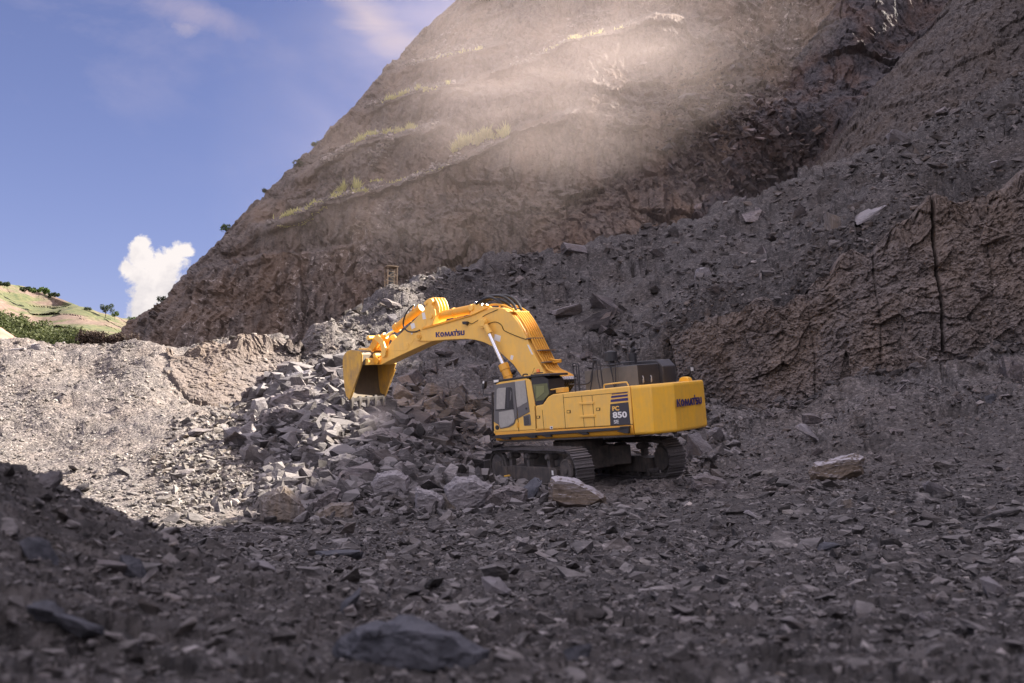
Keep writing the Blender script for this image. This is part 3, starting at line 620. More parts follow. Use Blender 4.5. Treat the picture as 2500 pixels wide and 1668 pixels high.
# ---- house
mb = MB(); mb.box(-3.0, 2.15, -W+.03, W-.06, 1.50, 1.72); mb.build('main_frame', Mfrm, ex, .02)
ch = sh(c1, [(235, 770), (226, 740), (880, 690), (1300, 655), (1527, 640), (1532, 697)], W)
mb = MB()
lip = [(W-.16, 1.55), (W-.05, 1.565), (W, 1.62), (W+.02, 1.74), (W, 1.86), (W-.3, 1.86), (W-.3, 1.6)]
mb.prism([(-x, z) for x, z in []] or lip, -3.02, 2.22, ax=0)
mb.build('lower_skirt', Y2, ex, .012, ang=50)
side = [(2.27, 1.83), (2.27, 1.90), (.56, 1.90), (.50, 2.63), (.22, 2.655), (-.08, 2.92), (-.22, 2.955), (-.62, 2.975), (-3.02, 3.035), (-3.02, 1.83)]
hs_ = [(.54, 1.86), (.50, 2.63), (.22, 2.655), (-.02, 2.89), (-.20, 2.955), (-.62, 2.975), (-3.02, 3.035), (-3.02, 1.86)]
mb = MB(); mb.prism(hs_, .78, W); mb.prism([(.54, 1.72), (.54, 2.55), (-.3, 2.75), (-3.02, 2.93), (-3.02, 1.72)], -.6, .775); mb.prism([(2.1, 1.72), (2.1, 2.45), (.3, 2.55), (.1, 2.93), (-3.02, 3.0), (-3.02, 1.72)], -W, -.605)
house = mb.build('machine_house', Y1, ex, .035, 3)
mb = MB(); mb.box(.5, 2.28, .62, W, 1.81, 1.90); mb.build('cab_deck', Y1, ex, .012)
# panel seams, latches, hinges of the side doors
def strip(mb, c, a, b, y, wd=.012, th=.006):
    A = np.array(on(c(*a), 1, y)); B = np.array(on(c(*b), 1, y)); d = B-A; d /= np.linalg.norm(d); n = np.array([-d[2], 0, d[0]])*wd/2
    mb.prism([tuple((A+n)[[0, 2]]), tuple((B+n)[[0, 2]]), tuple((B-n)[[0, 2]]), tuple((A-n)[[0, 2]])], y-.004, y+th)
mb = MB()
for a, b in (((865, 315), (890, 642)), ((868, 352), (1475, 295)), ((1040, 330), (1066, 628)), ((1138, 330), (1165, 622)), ((670, 465), (687, 652)), ((612, 660), (1520, 602)), ((600, 430), (612, 660))): strip(mb, c1, a, b, W)
mb.build('panel_seam', Mdark, house, 0)
for (x0, y0, x1, y1) in ((902, 470, 937, 498), (1178, 447, 1215, 474), (617, 522, 650, 548)):
    mb = MB(); mb.prism(sh(c1, [(x0, y0), (x1, y0-2), (x1, y1-2), (x0, y1)], W), W-.01, W+.008); la = mb.build('door_latch', Mdark, house, 0)
    mb = MB(); mb.prism(sh(c1, [(x0+5, y0+4), (x1-8, y0+3), (x1-8, y1-6), (x0+5, y1-4)], W), W-.01, W+.014); mb.build('door_latch', Y1, house, .003)
for (x0, y0) in ((1022, 396), (1032, 518)):
    mb = MB(); mb.prism(sh(c1, [(x0, y0), (x0+135, y0-10), (x0+135, y0+14), (x0, y0+20)], W), W-.01, W+.035); mb.build('door_hinge', Y1, house, .006)
# black step rail along the skirt
mb = MB(); mb.prism(sh(c1, [(222, 705), (1400, 630), (1483, 625), (1483, 640), (1400, 656), (222, 735)], W+.12), W, W+.12)
for x0 in (250, 500, 640, 985): mb.prism(sh(c1, [(x0, 728-(x0-222)*.066), (x0+95, 722-(x0-222)*.066), (x0+115, 746-(x0-222)*.066), (x0+70, 752-(x0-222)*.066)], W+.10), W-.02, W+.10)
mb.prism(sh(c1, [(1400, 622), (1486, 618), (1482, 688), (1440, 684), (1372, 668), (1400, 655)], W+.10), W-.02, W+.12); mb.build('side_step', Mblk, ex, .008)
mb = MB(); mb.prism(sh(c1, [(742, 620), (768, 618), (769, 645), (743, 647)], W), W-.01, W+.006); mb.build('warning_label', Mwhite, house, 0)
mb = MB(); mb.tube(p3(c1, [(750, 633), (764, 631)], W+.008), .012, 6); mb.tube(p3(c1, [(757, 624), (758, 641)], W+.008), .012, 6); mb.build('warning_symbol', Mdecal, house, 0)
# model decal with stripes and numbers
mb = MB(); mb.prism(sh(c1, [(1310, 412), (1480, 392), (1500, 602), (1311, 613), (1307, 520)], W), W-.01, W+.006); mb.build('model_decal', Mdecal, ex, 0)
for a in ([(1325, 314), (1472, 298), (1472, 306), (1323, 322)], [(1320, 335), (1474, 318), (1475, 338), (1317, 355)], [(1315, 370), (1477, 350), (1478, 378), (1312, 393)]):
    mb = MB(); mb.prism(sh(c1, a, W), W-.01, W+.007); mb.build('decal_stripe', Mnavy, ex, 0)
def put_text(s, c, a, b, hgt, mat, y, off=.008, name='lettering', bold=.02, par=ex):
    A = Vector(on(c(*a), 1, y)); B = Vector(on(c(*b), 1, y)); A.y += off; B.y += off
    m4 = side_frame(A, B-A); 
    o = text_mesh(s, 1.0, bold, name, mat, par, m4); xs = [v.co.x for v in o.data.vertices]; ys = [v.co.y for v in o.data.vertices]
    sx_, sy_ = (B-A).length/(max(xs)-min(xs)), hgt/(max(ys)-min(ys))
    for v in o.data.vertices: v.co.x = (v.co.x-min(xs))*sx_; v.co.y = (v.co.y-min(ys))*sy_
    return o
hgt_ = lambda c, a, b, y: abs(on(c(*a), 1, y)[2]-on(c(*b), 1, y)[2])
put_text('PC', c1, (1332, 475), (1396, 470), hgt_(c1, (1332, 475), (1331, 432), W), Y1, W, bold=.035)
put_text('850', c1, (1336, 545), (1470, 538), hgt_(c1, (1336, 545), (1334, 486), W), Mwhite, W, bold=.035)
put_text('SE', c1, (1346, 595), (1392, 592), hgt_(c1, (1346, 595), (1345, 562), W), Mwhite, W, bold=.008)
# ---- counterweight
ycr = float(on(c1(1925, 440), 0, -4.20)[1]); yre = float(on(c1(2212, 440), 0, -4.16)[1])
cwp = [(-3.04, W), (-3.73, W), (-4.20, ycr), (-4.26, (ycr+yre)/2), (-4.20, yre+.12), (-4.12, yre), (-3.8, yre-.08), (-3.04, yre-.08)]

mb = MB(); A = [(x, y) for x, y in cwp]
bmv = []
for z, k in ((1.56, .965), (1.62, 1.0), (2.96, 1.0), (3.03, .975)):
    bmv.append([mb.bm.verts.new((-3.04+(x+3.04)*k, y*(k if z < 1.6 or z > 3 else 1.0), z+(.03 if z > 2 else 0)*(-(x+3.04)/1.2)*0)) for x, y in A])
for a, b in zip(bmv, bmv[1:]):
    for i in range(len(A)): mb.bm.faces.new((a[i], a[(i+1) % len(A)], b[(i+1) % len(A)], b[i]))
mb.bm.faces.new(bmv[0][::-1]); mb.bm.faces.new(bmv[-1]); cw = mb.build('counterweight', Y3, ex, .03, 3, 22)
def onface(c, p, A, B):     # meet the vertical plate standing on plan line A-B
    d = ray(*c(*p)); o_ = MX.T@(-ML); dl = MX.T@d; n = np.array([B[1]-A[1], -(B[0]-A[0]), 0]); t = n@(np.array([A[0], A[1], 0])-o_)/(n@dl); return o_+t*dl
PA, PB = (-4.27, .45), (-4.30, -.45)
a_ = Vector(onface(c1, (1932, 440), (-4.25, .5), (-4.25, -1))); b_ = Vector(onface(c1, (2166, 408), (-4.25, .5), (-4.25, -1)))
h_ = abs(onface(c1, (1932, 440), (-4.25, .5), (-4.25, -1))[2]-onface(c1, (1914, 368), (-4.25, .5), (-4.25, -1))[2])
a_.x = b_.x = -4.272; lg = logo_mesh('logo', cw, side_frame(a_, b_-a_), (b_-a_).length, h_)
for p_ in ((1802, 593), (2205, 525)):
    q_ = onface(c1, p_, (-3.73, W), (-4.10, .95)) if p_[0] < 1900 else onface(c1, p_, (-4.20, yre+.12), (-4.1, yre))
    n_d = Vector((-.84, .54, 0)) if p_[0] < 1900 else Vector((-.88, -.48, 0))
    mb = MB(); mb.box(-.01, .01, -.05, .05, -.05, .05); r_ = mb.build('reflector', Mred, cw, 0); r_.matrix_local = Matrix.Translation(Vector(q_)+n_d*.005) @ n_d.to_track_quat('X', 'Z').to_matrix().to_4x4()
mb = MB(); mb.prism([(-3.78, 3.02), (-3.40, 3.02), (-3.46, 3.14), (-3.60, 3.18), (-3.74, 3.13)], -1.1, -.85); mb.build('lifting_lug', Y3, cw, .02)
mb = MB(); q_ = on(c4(2005, 575), 0, -3.6); mb.tube([(q_[0], q_[1], 3.0), (q_[0], q_[1], 3.34)], .022, 8); mb.box(q_[0]-.06, q_[0]+.05, q_[1]-.13, q_[1]+.1, 3.30, 3.48); wl = mb.build('work_lamp', Mblk, cw, .01)
mb = MB(); mb.box(q_[0]-.07, q_[0]-.055, q_[1]-.10, q_[1]+.07, 3.33, 3.45); mb.build('lens', Mlens, wl, .004)
for yy in (.7, -.2, -.8): mb = MB(); mb.box(-4.0, -3.9, yy-.06, yy+.06, 1.50, 1.57); mb.build('bolt_pad', Mblk, cw, .01)
# ---- engine hood
mb = MB(); mb.box(-2.92, -1.72, -.55, .80, 2.95, 3.66); hood = mb.build('engine_hood', Mhood, ex, .03, 3)
mb = MB(); mb.box(-2.93, -1.70, .80, .812, 2.97, 3.64); mb.box(-1.70, -1.0, .45, .80, 2.9, 3.60); mb.build('hood_side_panel', Mhoodd, ex, .01)
mb = MB(); mb.prism([(-3.02, 2.95), (-3.05, 3.55), (-2.85, 3.78), (-1.6, 3.78), (-1.6, 2.95)], -1.45, -.58); mb.build('cooling_hood', Mhood, ex, .03, 3)
for yy in (.55, .05): mb = MB(); mb.tube([(-2.93, yy, 3.08), (-2.96, yy, 3.12), (-2.96, yy, 3.25), (-2.94, yy, 3.3)], .02, 8); mb.box(-2.965, -2.93, yy-.03, yy+.03, 3.1, 3.2); mb.build('hood_latch', Msilver, ex, .004)
mb = MB(); mb.tube([(-2.95, .42, 3.15), (-2.96, .18, 3.15)], .012, 6); mb.tube([(-2.0, -.6, 3.80), (-2.0, -.6, 3.92), (-2.0, -1.1, 3.92), (-2.0, -1.1, 3.80)], .014, 6); mb.build('grab_rail', Mblk, ex, 0)
q_ = on(c4(735, 325), 1, .25)
mb = MB(); x_, z_ = q_[0], q_[2]; mb.tube([(x_, .25, 2.9), (x_, .25, z_+.12)], .11, 20); mb.tube([(x_, .25, z_+.09), (x_, .25, z_+.12), (x_, .25, z_+.36), (x_, .25, z_+.40)], .215, 28); mb.tube([(x_, .25, z_+.40), (x_, .25, z_+.44)], .19, 28, .03); mb.build('air_precleaner', Mblk, ex, .015, 3)
q_ = on(c4(1080, 325), 1, -.25); x_, z_ = q_[0], q_[2]
mb = MB(); mb.tube([(x_, -.25, 3.3), (x_, -.25, z_+.36)], .14, 20); mb.tube([(x_, -.25, z_+.36), (x_-.02, -.25, z_+.44), (x_-.12, -.25, z_+.52)], .085, 16); ep = mb.build('exhaust_pipe', Mblk, ex, .01)
mb = MB(); a = Vector((x_-.06, -.25, z_+.62)); mb.tube([a, a+Vector((.03, 0, .015))], .13, 20); fl = mb.build('rain_flap', Mblk, ep, .004)
# ---- hand rails
def rail(c, L, y, mat=Mblk, r=.020, name='hand_rail', y2=None):
    pts = [tuple(on(c(*a), 1, y if y2 is None else y+(y2-y)*i/(len(L)-1))) for i, a in enumerate(L)]
    mb = MB(); mb.tube(curve(pts, 4), r, 8); return mb.build(name, mat, ex, 0)
rail(c1, [(1030, 325), (992, 325), (983, 300), (978, 180), (955, 50), (965, 30), (995, 35), (1012, 60), (1022, 280)], W-.03)
rail(c1, [(1170, 312), (1130, 312), (1122, 290), (1140, 150), (1148, 10), (1160, 0), (1195, 5), (1212, 30), (1240, 250)], W-.03)
rail(c1, [(985, 35), (998, 150), (1018, 285)], 1.2, r=.017); rail(c1, [(1180, 2), (1190, 150), (1215, 265)], 1.2, r=.017)
rail(c4, [(65, 645), (370, 625), (420, 480), (470, 270), (540, 260), (560, 340), (840, 330)], .9, r=.022)
rail(c4, [(580, 345), (1060, 285), (1085, 300), (1085, 330)], .55, r=.018); rail(c4, [(690, 270), (740, 470), (790, 690)], .95, r=.016); rail(c4, [(725, 330), (780, 690)], .95, r=.016); rail(c4, [(795, 280), (808, 685)], .95, r=.018); rail(c4, [(840, 340), (850, 660)], .8, r=.014); rail(c4, [(870, 350), (885, 300), (1050, 283)], .4, r=.018)
rail(c1, [(1252, 262), (1252, 235), (1275, 225), (1440, 206), (1465, 210), (1480, 238)], W-.12, Y1, .022)
rail(c3, [(1430, 595), (1410, 560), (1415, 520), (1440, 510), (1640, 480), (1720, 470)], W-.1, Y1, .02)
mb = MB(); A = sh(c3, [(1535, 480), (1680, 460), (1690, 560), (1545, 575)], 1.30); mb.prism(A, .95, 1.30); mb.build('step_box', Y1, ex, .015)
# ---- cab
cabo = sh(c3, [(305, 1390), (288, 1160), (318, 420), (345, 385), (400, 355), (930, 280), (1000, 300), (1040, 350), (1120, 800), (1150, 1330)], W)
mb = MB(); mb.prism([(x, z) for x, z in cabo], .58, W); 
cab = mb.build('cab', Y1, ex, .02, 3)
# door outline
doo = sh(c3, [(300, 1155), (312, 440), (325, 410), (700, 348), (722, 350), (745, 640), (780, 1080), (735, 1110), (720, 1180), (680, 1225), (600, 1265), (430, 1298), (395, 1215)], W)
mb = MB(); mb.prism(doo, W-.02, W+.022); door = mb.build('cab_door', Mgrey, ex, .008)
def cabp(nm, L, th0, th1, mat, par, bev=.006, yy=W): mb = MB(); mb.prism(sh(c3, L, yy), yy+th0, yy+th1); return mb.build(nm, mat, par, bev)
cabp('window', [(355, 905), (362, 510), (385, 480), (545, 465), (525, 893)], .0, .03, Mdglass, door)
cabp('window_opening', [(545, 465), (640, 455), (668, 480), (700, 860), (690, 885), (525, 893)], .0, .028, Mblk, door)
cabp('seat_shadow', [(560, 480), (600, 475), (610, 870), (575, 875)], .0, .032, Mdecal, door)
cabp('pull_strap', [(640, 520), (665, 560), (650, 700), (625, 740)], .0, .034, Mgrey, door)
cabp('window', [(405, 960), (700, 905), (722, 1110), (700, 1170), (590, 1245), (440, 1280), (412, 1200)], .0, .03, Mdglass, door)
cabp('door_bar', [(340, 912), (710, 880), (710, 892), (340, 926)], .0, .045, Mblk, door)
cabp('side_panel', [(722, 350), (930, 315), (1020, 955), (790, 1085)], -.01, .018, Mgrey, cab)
cabp('window', [(728, 345), (925, 318), (975, 755), (790, 865), (765, 860)], .0, .026, Mdglass, cab)
cabp('door_post', [(690, 480), (718, 520), (770, 900), (775, 1090), (735, 1110), (700, 600)], .0, .05, Mgrey, door)
cabp('air_vent', [(890, 1040), (1005, 1000), (1030, 1015), (1048, 1215), (1035, 1228), (918, 1236), (905, 1220)], -.01, .016, Mgrey, cab)
for k in range(9): 
    a = 1040+k*19; cabp('vent_slat', [(908+k*2, a+24), (1000+k*2, a-2), (1001+k*2, a+8), (909+k*2, a+34)], .0, .02, Mblk, cab, 0)
cabp('panel_seam', [(778, 1090), (788, 1088), (806, 1345), (797, 1346)], -.01, .01, Mdark, cab, 0)
cabp('hinge', [(762, 1170), (800, 1168), (804, 1272), (768, 1275)], -.01, .03, Y2, cab)
mb = MB(); a = on(c3(362, 1270), 1, W+.01); mb.disc(a, .075, .03, n=20); mb.build('round_vent', Mblk, cab, .004)
mb = MB(); a = on(c3(950, 885), 1, W+.03); mb.tube([a, a+np.array([.0, .02, 0])], .03, 10); mb.build('lock', Mblk, cab, .004)
# rear quarter window and black rear frame of the cab
rq = sh(c3, [(1030, 190), (1425, 185), (1425, 260), (1385, 300), (1425, 600), (1370, 640), (1265, 822), (1130, 832)], W)
rwin = sh(c3, [(1040, 330), (1120, 800), (1130, 832), (1265, 822), (1370, 640), (1425, 600), (1385, 300), (1290, 235), (1040, 235)], W-.03)
mb = MB(); mb.prism(rwin, .60, W-.03); mb.build('cab_rear_frame', Mblk, ex, .015)
mb = MB(); mb.prism(sh(c3, [(1085, 405), (1370, 375), (1415, 590), (1300, 720), (1145, 745)], W-.03), W-.05, W-.018); rwn = mb.build('rear_window', Mgl2, ex, .004)
mb = MB(); mb.prism(sh(c3, [(1150, 440), (1300, 425), (1310, 560), (1240, 620), (1150, 690)], W-.018), W-.02, W-.012); mb.build('blind', simple('pale blind', (.22, .23, .10), .8), rwn, .01)
# roof guard with brackets, beacon, marker, aerial
rg = sh(c3, [(305, 395), (300, 315), (395, 305), (560, 285), (1035, 225), (1035, 200), (1425, 187), (1428, 232), (1290, 232), (1040, 262), (940, 275), (400, 350), (345, 380)], W)
mb = MB(); mb.prism(rg, .50, W+.01); roof = mb.build('roof_guard', Mblk, ex, .012)
for L in ([(680, 285), (685, 240), (740, 225)], [(880, 255), (890, 205), (960, 195), (970, 215)]):
    mb = MB(); mb.tube(curve(p3(c3, L, W-.05), 4), .022, 8); mb.build('bracket', Mblk, roof, 0)
mb = MB(); a = Vector(on(c3(1190, 180), 1, W-.25)); mb.tube([a, a+Vector((0, 0, .03))], .16, 20); mb.build('beacon_base', Mblk, roof, .01)
mb = MB(); mb.tube([a+Vector((0, 0, .03)), a+Vector((0, 0, .11)), a+Vector((0, 0, .14))], .065, 16, .045); mb.build('beacon', Mor, roof, .01)
mb = MB(); mb.tube([on(c3(1060, 195), 1, W-.2), on(c3(1115, 70), 1, W-.2)], .006, 6); mb.build('aerial', Mblk, roof, 0)
cabp('marker_plate', [(298, 315), (395, 308), (395, 355), (300, 365)], .012, .03, Mwhite, roof)
# front grille of the cab, wipers and mirrors
mb = MB(); a0 = on(c3(262, 560), 1, W-.05); a1_ = on(c3(275, 1360), 1, W-.05)
for yy in (W-.05, .65): mb.tube([(a0[0], yy, a0[2]), (a1_[0], yy, a1_[2])], .035, 8)
for k in range(22): t = (k+.5)/22; mb.tube([(a0[0]+(a1_[0]-a0[0])*t, W-.05, a0[2]+(a1_[2]-a0[2])*t), (a0[0]+(a1_[0]-a0[0])*t, .65, a0[2]+(a1_[2]-a0[2])*t)], .012, 6)
mb.build('front_guard', Mblk, cab, 0)
rail(c3, [(300, 325), (125, 332)], W-.02, r=.013, name='mirror_arm'); rail(c3, [(245, 615), (110, 608), (82, 590), (80, 495)], W-.02, r=.016, name='mirror_arm')
mb = MB(); A = sh(c3, [(62, 350), (90, 322), (122, 345), (118, 400), (98, 490), (60, 495), (48, 470)], W); mb.prism(A, W-.12, W+.02); mir = mb.build('mirror', Mblk, ex, .02)
mb = MB(); mb.prism(sh(c3, [(68, 350), (90, 330), (105, 350), (95, 385), (72, 385)], W+.022), W+.02, W+.03); mb.build('mirror_face', Mlens, mir, 0)
for L in ([(260, 265), (290, 245), (330, 260), (345, 295), (310, 310)], [(345, 300), (375, 290), (385, 262), (360, 240), (335, 250)]):
    mb = MB(); mb.tube(curve(p3(c3, L, 1.1), 4), .025, 8); mb.build('cable_loop', Mblk, roof, 0)
mb = MB(); mb.tube(curve(p3(c1, [(215, 690), (185, 715), (190, 760), (215, 740), (225, 760), (240, 720)], W-.1), 4), .02, 8); mb.build('hose_loop', Mhose, ex, 0)
# ---- boom
BW = .42
bo = sh(c2, [(800, 482), (788, 470), (783, 440), (790, 415), (815, 390), (833, 372), (940, 345), (1100, 300), (1240, 258), (1330, 215), (1400, 195), (1450, 182), (1510, 186), (1565, 202), (1620, 240), (1670, 300), (1715, 375), (1760, 468), (1830, 610), (1905, 745), (1985, 905), (2060, 1060), (1900, 1075), (1800, 905), (1700, 775), (1640, 690), (1570, 625), (1510, 570), (1450, 527), (1380, 492), (1300, 470), (1220, 462), (1100, 466), (920, 480), (870, 482)], BW)
mb = MB(); mb.prism(bo, -BW, BW); boom = mb.build('boom', Y1, ex, .02, 3, 30)
mb = MB(); bb = sh(c2, [(1285, 150), (1320, 150), (1400, 185), (1340, 225), (1260, 250)], .2); mb.prism(bb, -.24, -.12); mb.prism(bb, .12, .24); mb.disc(on(c2(1308, 190), 1, 0), .10, .60); mb.build('cylinder_bracket', Y1, boom, .01)
def disc_on(nm, c, p, y, r, h, mat, par, n=24): mb = MB(); mb.disc(on(c(*p), 1, y), r, h, n=n); return mb.build(nm, mat, par, .008)
disc_on('pivot_boss', c2, (800, 440), BW, .15, .10, Y1, boom); disc_on('pin', c2, (800, 440), BW+.05, .08, .05, Y2, boom, 8)
disc_on('pivot_boss', c2, (1370, 320), BW+.02, .20, .10, Y1, boom)
a_ = Vector(on(c2(955, 447), 1, BW)); b_ = Vector(on(c2(1210, 428), 1, BW)); a_.y += .004; b_.y += .004
logo_mesh('logo', boom, side_frame(a_, b_-a_), (b_-a_).length, hgt_(c2, (955, 447), (956, 402), BW))
for L in ([(1475, 418), (1530, 435), (1520, 488), (1470, 470)], [(1618, 603), (1640, 610), (1632, 648), (1612, 640)], [(1760, 510), (1775, 515), (1815, 600), (1800, 598)]):
    mb = MB(); mb.prism(sh(c2, L, BW), BW-.01, BW+.006); mb.build('warning_label', Mwhite, boom, 0)
mb = MB(); mb.prism(sh(c2, [(1190, 308), (1225, 306), (1230, 335), (1195, 332)], BW+.12), BW+.02, BW+.16); wl = mb.build('work_lamp', Mblk, boom, .01)
mb = MB(); mb.tube(curve(p3(c2, [(1230, 345), (1240, 315), (1270, 328), (1320, 300), (1385, 255), (1440, 228), (1500, 203)], BW+.015), 4), .010, 6); mb.tube(curve(p3(c2, [(1375, 372), (1410, 345), (1425, 325), (1480, 312), (1530, 335), (1550, 378), (1570, 395), (1650, 430), (1755, 468)], BW+.015), 4), .012, 6); mb.build('lamp_cable', Mdark, boom, 0)
# pipes along the boom's back and the hydraulic hoses
for k in range(6):
    y = .34-k*.135; dd = .07
    L = sh(c2, [(1400, 195), (1450, 182), (1510, 186), (1565, 202), (1620, 240), (1670, 300), (1715, 375), (1760, 468), (1830, 610), (1905, 745), (1960, 790), (1985, 830)], BW)
    pts = []
    for i, (x, z) in enumerate(L):
        a = Vector(L[max(i-1, 0)]); b = Vector(L[min(i+1, len(L)-1)]); d = (b-a).normalized(); pts.append((x-d.y*dd*(-1 if d.x < 0 else 1)*-1*-1, y, z+abs(d.x)*dd))
    pts = [(x-(.05 if i > 3 else 0), yy, z+.03) for i, (x, yy, z) in enumerate(pts)]
    if k in (1, 2, 3, 4): pts = pts[4:]
    pts[-1] = (pts[-1][0]-.22, pts[-1][1], pts[-1][2]+.03); pts[-2] = (pts[-2][0]-.12, pts[-2][1], pts[-2][2]-.01)
    mb = MB(); mb.tube(curve(pts, 4), .034, 8); mb.build('hydraulic_pipe', Y2, boom, 0)
    e = Vector(pts[-1]); mb = MB(); mb.tube([e, e+Vector((-.05, 0, -.10))], .042, 8); mb.build('pipe_fitting', Msilver, boom, 0)
    mb = MB(); mb.tube(curve([e+Vector((-.05, 0, -.10)), e+Vector((-.02, 0, -.22)), e+Vector((.12, 0, -.36)), e+Vector((.30, 0, -.60)), e+Vector((.34, 0, -.9))], 5), .05, 8); mb.build('hydraulic_hose', Mhose, ex, 0)
for L in ([(1590, 238), (1625, 262)], [(1752, 470), (1765, 470)], [(1885, 680), (1897, 680)], [(1850, 575), (1858, 575)]):
    a = on(c2(*L[0]), 1, BW); b = on(c2(*L[1]), 1, BW); mb = MB(); mb.box(min(a[0], b[0])-.13, max(a[0], b[0])+.01, -.42, .42, a[2]+.02, a[2]+.06); mb.build('pipe_clamp', Mrust if L[0][0] != 1590 else Y2, boom, .005)
for L in ([(1790, 540), (1830, 590), (1880, 600), (1915, 612)], [(1960, 640), (2020, 650), (2060, 648)], [(1925, 605), (1935, 650), (2000, 668), (2060, 660)]):
    mb = MB(); mb.tube(curve(p3(c2, L, 0), 4), .034, 8); mb.build('hydraulic_pipe', Y2, boom, 0)
for i, L in enumerate(([(1310, 150), (1380, 110), (1440, 98), (1500, 125), (1550, 182)], [(1320, 145), (1400, 98), (1500, 82), (1580, 105), (1640, 160), (1665, 205)], [(1320, 140), (1420, 90), (1540, 78), (1620, 95), (1680, 150), (1715, 218)], [(1360, 140), (1440, 95), (1520, 118), (1600, 160), (1625, 200)], [(1350, 150), (1430, 115), (1490, 110), (1560, 150), (1600, 195)])):
    mb = MB(); mb.tube(curve(p3(c2, L, .25-.16*i if i != 2 else -.3), 6), .052, 8); mb.build('hydraulic_hose', Mhose, boom, 0)
for k in range(6):
    mb = MB(); a = on(c2(1300+k*20, 152+k*5), 1, .2-.1*k); mb.tube([a, a+np.array([-.10, 0, .03])], .05, 8); mb.build('pipe_fitting', Msilver, boom, 0)
# long pipes on the near face, boom tip to bracket
mb = MB(); mb.tube(curve(p3(c2, [(835, 375), (950, 345), (1100, 302), (1260, 255), (1340, 220), (1420, 185)], BW+.03), 3), .022, 8); mb.tube(p3(c2, [(835, 368), (1200, 262)], BW-.08), .02, 8); mb.build('hydraulic_pipe', Y2, boom, 0)
mb = MB(); mb.tube(curve(p3(c2, [(812, 385), (770, 400), (710, 395), (675, 360), (668, 310), (690, 240), (725, 190), (765, 160)], BW+.05), 5), .028, 8); mb.build('hydraulic_hose', Mhose, boom, 0)
# arm cylinder (single, on top)
def cyl(nm, c, a, b, y, r, mat, par, n=20, bev=.012, ex_=()):
    A = Vector(on(c(*a), 1, y)); B = Vector(on(c(*b), 1, y)); mb = MB(); mb.tube([A, B], r, n)
    for t, rr, l in ex_: p_ = A.lerp(B, t); d = (B-A).normalized(); mb.tube([p_-d*l/2, p_+d*l/2], rr, n)
    return mb.build(nm, mat, par, bev)
ac = cyl('arm_cylinder', c2, (1285, 198), (965, 262), 0.0, .165, Y2, ex, 24, ex_=((.52, .185, .10), (.97, .19, .12), (.03, .18, .1)))
cyl('rod', c2, (965, 262), (915, 275), 0.0, .10, Mchr, ac); cyl('cylinder_eye', c2, (930, 262), (890, 300), 0.0, .15, Y2, ac)
# arm
AW = .34
ar = sh(c2, [(430, 690), (455, 640), (500, 565), (562, 490), (620, 440), (700, 360), (780, 285), (850, 205), (862, 170), (850, 140), (870, 118), (895, 102), (915, 105), (925, 130), (915, 160), (945, 205), (950, 262), (925, 335), (905, 345), (895, 400), (925, 480), (830, 520), (700, 580), (560, 645), (470, 690)], AW)
mb = MB(); mb.prism(ar, -AW, AW); arm = mb.build('arm', Y1, ex, .02, 3, 30)
for y in (.16, 0, -.18, -.34):
    mb = MB(); mb.prism(sh(c2, [(855, 195), (850, 140), (870, 118), (895, 100), (918, 104), (940, 140), (955, 190), (958, 250), (930, 300), (900, 260)], AW), y-.022, y+.022)
    for v in mb.bm.verts: v.co.x -= .02; v.co.z += .03
    mb.build('arm_ear', Y1, arm, .008)
for y in (AW-.01,):
    mb = MB(); mb.prism(sh(c2, [(560, 490), (700, 362), (845, 212), (905, 150), (918, 160), (888, 235), (870, 330), (840, 365), (790, 420), (765, 470), (700, 560), (575, 568), (560, 540)], AW), y, y+.018); mb.build('arm_side_plate', Y1, arm, .01)
mb = MB(); mb.box(0, 1, 0, 1, 0, 1); 
for v in mb.bm.verts: v.co = Vector((0, 0, 0))
mb.bm.free()
for L in ([(832, 232), (855, 228), (868, 285), (840, 290)], [(730, 330), (762, 318), (775, 360), (742, 378)], [(735, 405), (748, 403), (750, 420), (736, 422)]):
    mb = MB(); mb.prism(sh(c2, L, AW+.018), AW+.01, AW+.024); mb.build('warning_label', Mwhite, arm, 0)
disc_on('grease_cover', c2, (705, 508), AW+.01, .07, .03, Y1, arm); disc_on('pin', c2, (868, 148), AW, .07, .10, Y1, arm, 10); disc_on('pin', c2, (913, 262), AW, .09, .10, Y1, arm, 16)
# bucket cylinder
bc = cyl('bucket_cylinder', c2, (828, 187), (600, 370), 0.0, .15, Y2, ex, 24, ex_=((.96, .175, .16), (.04, .165, .1), (.5, .162, .03)))
cyl('rod', c2, (600, 370), (500, 440), 0.0, .075, Mchr, bc); cyl('cylinder_eye', c2, (512, 432), (478, 458), 0.0, .14, Y2, bc)
mb = MB(); mb.tube(curve(p3(c2, [(762, 160), (745, 215), (735, 250), (690, 290)], .12), 4), .02, 8); mb.build('hydraulic_pipe', Y2, bc, 0)
# bucket linkage
for y in (.42, -.42):
    mb = MB(); mb.prism(sh(c2, [(430, 425), (450, 425), (495, 480), (520, 560), (512, 612), (495, 628), (475, 612), (478, 560), (470, 520), (440, 480), (418, 470), (415, 445)], abs(y)), y-.04, y+.04); mb.build('guide_link', Y1, ex, .012)
mb = MB()
for y in (.27, -.27): mb.prism(sh(c2, [(415, 440), (440, 432), (455, 470), (440, 520), (400, 570), (378, 582), (350, 575), (345, 550), (375, 530), (400, 480)], .27), y-.06, y+.06)
mb.prism(sh(c2, [(415, 500), (440, 490), (425, 560), (395, 575)], .27), -.25, .25); lk = mb.build('bucket_link', Y2, ex, .012)
for p_ in ((436, 452), (365, 560), (492, 605)): disc_on('pin', c2, p_, 0, .085, .98, Y1, lk, 20)
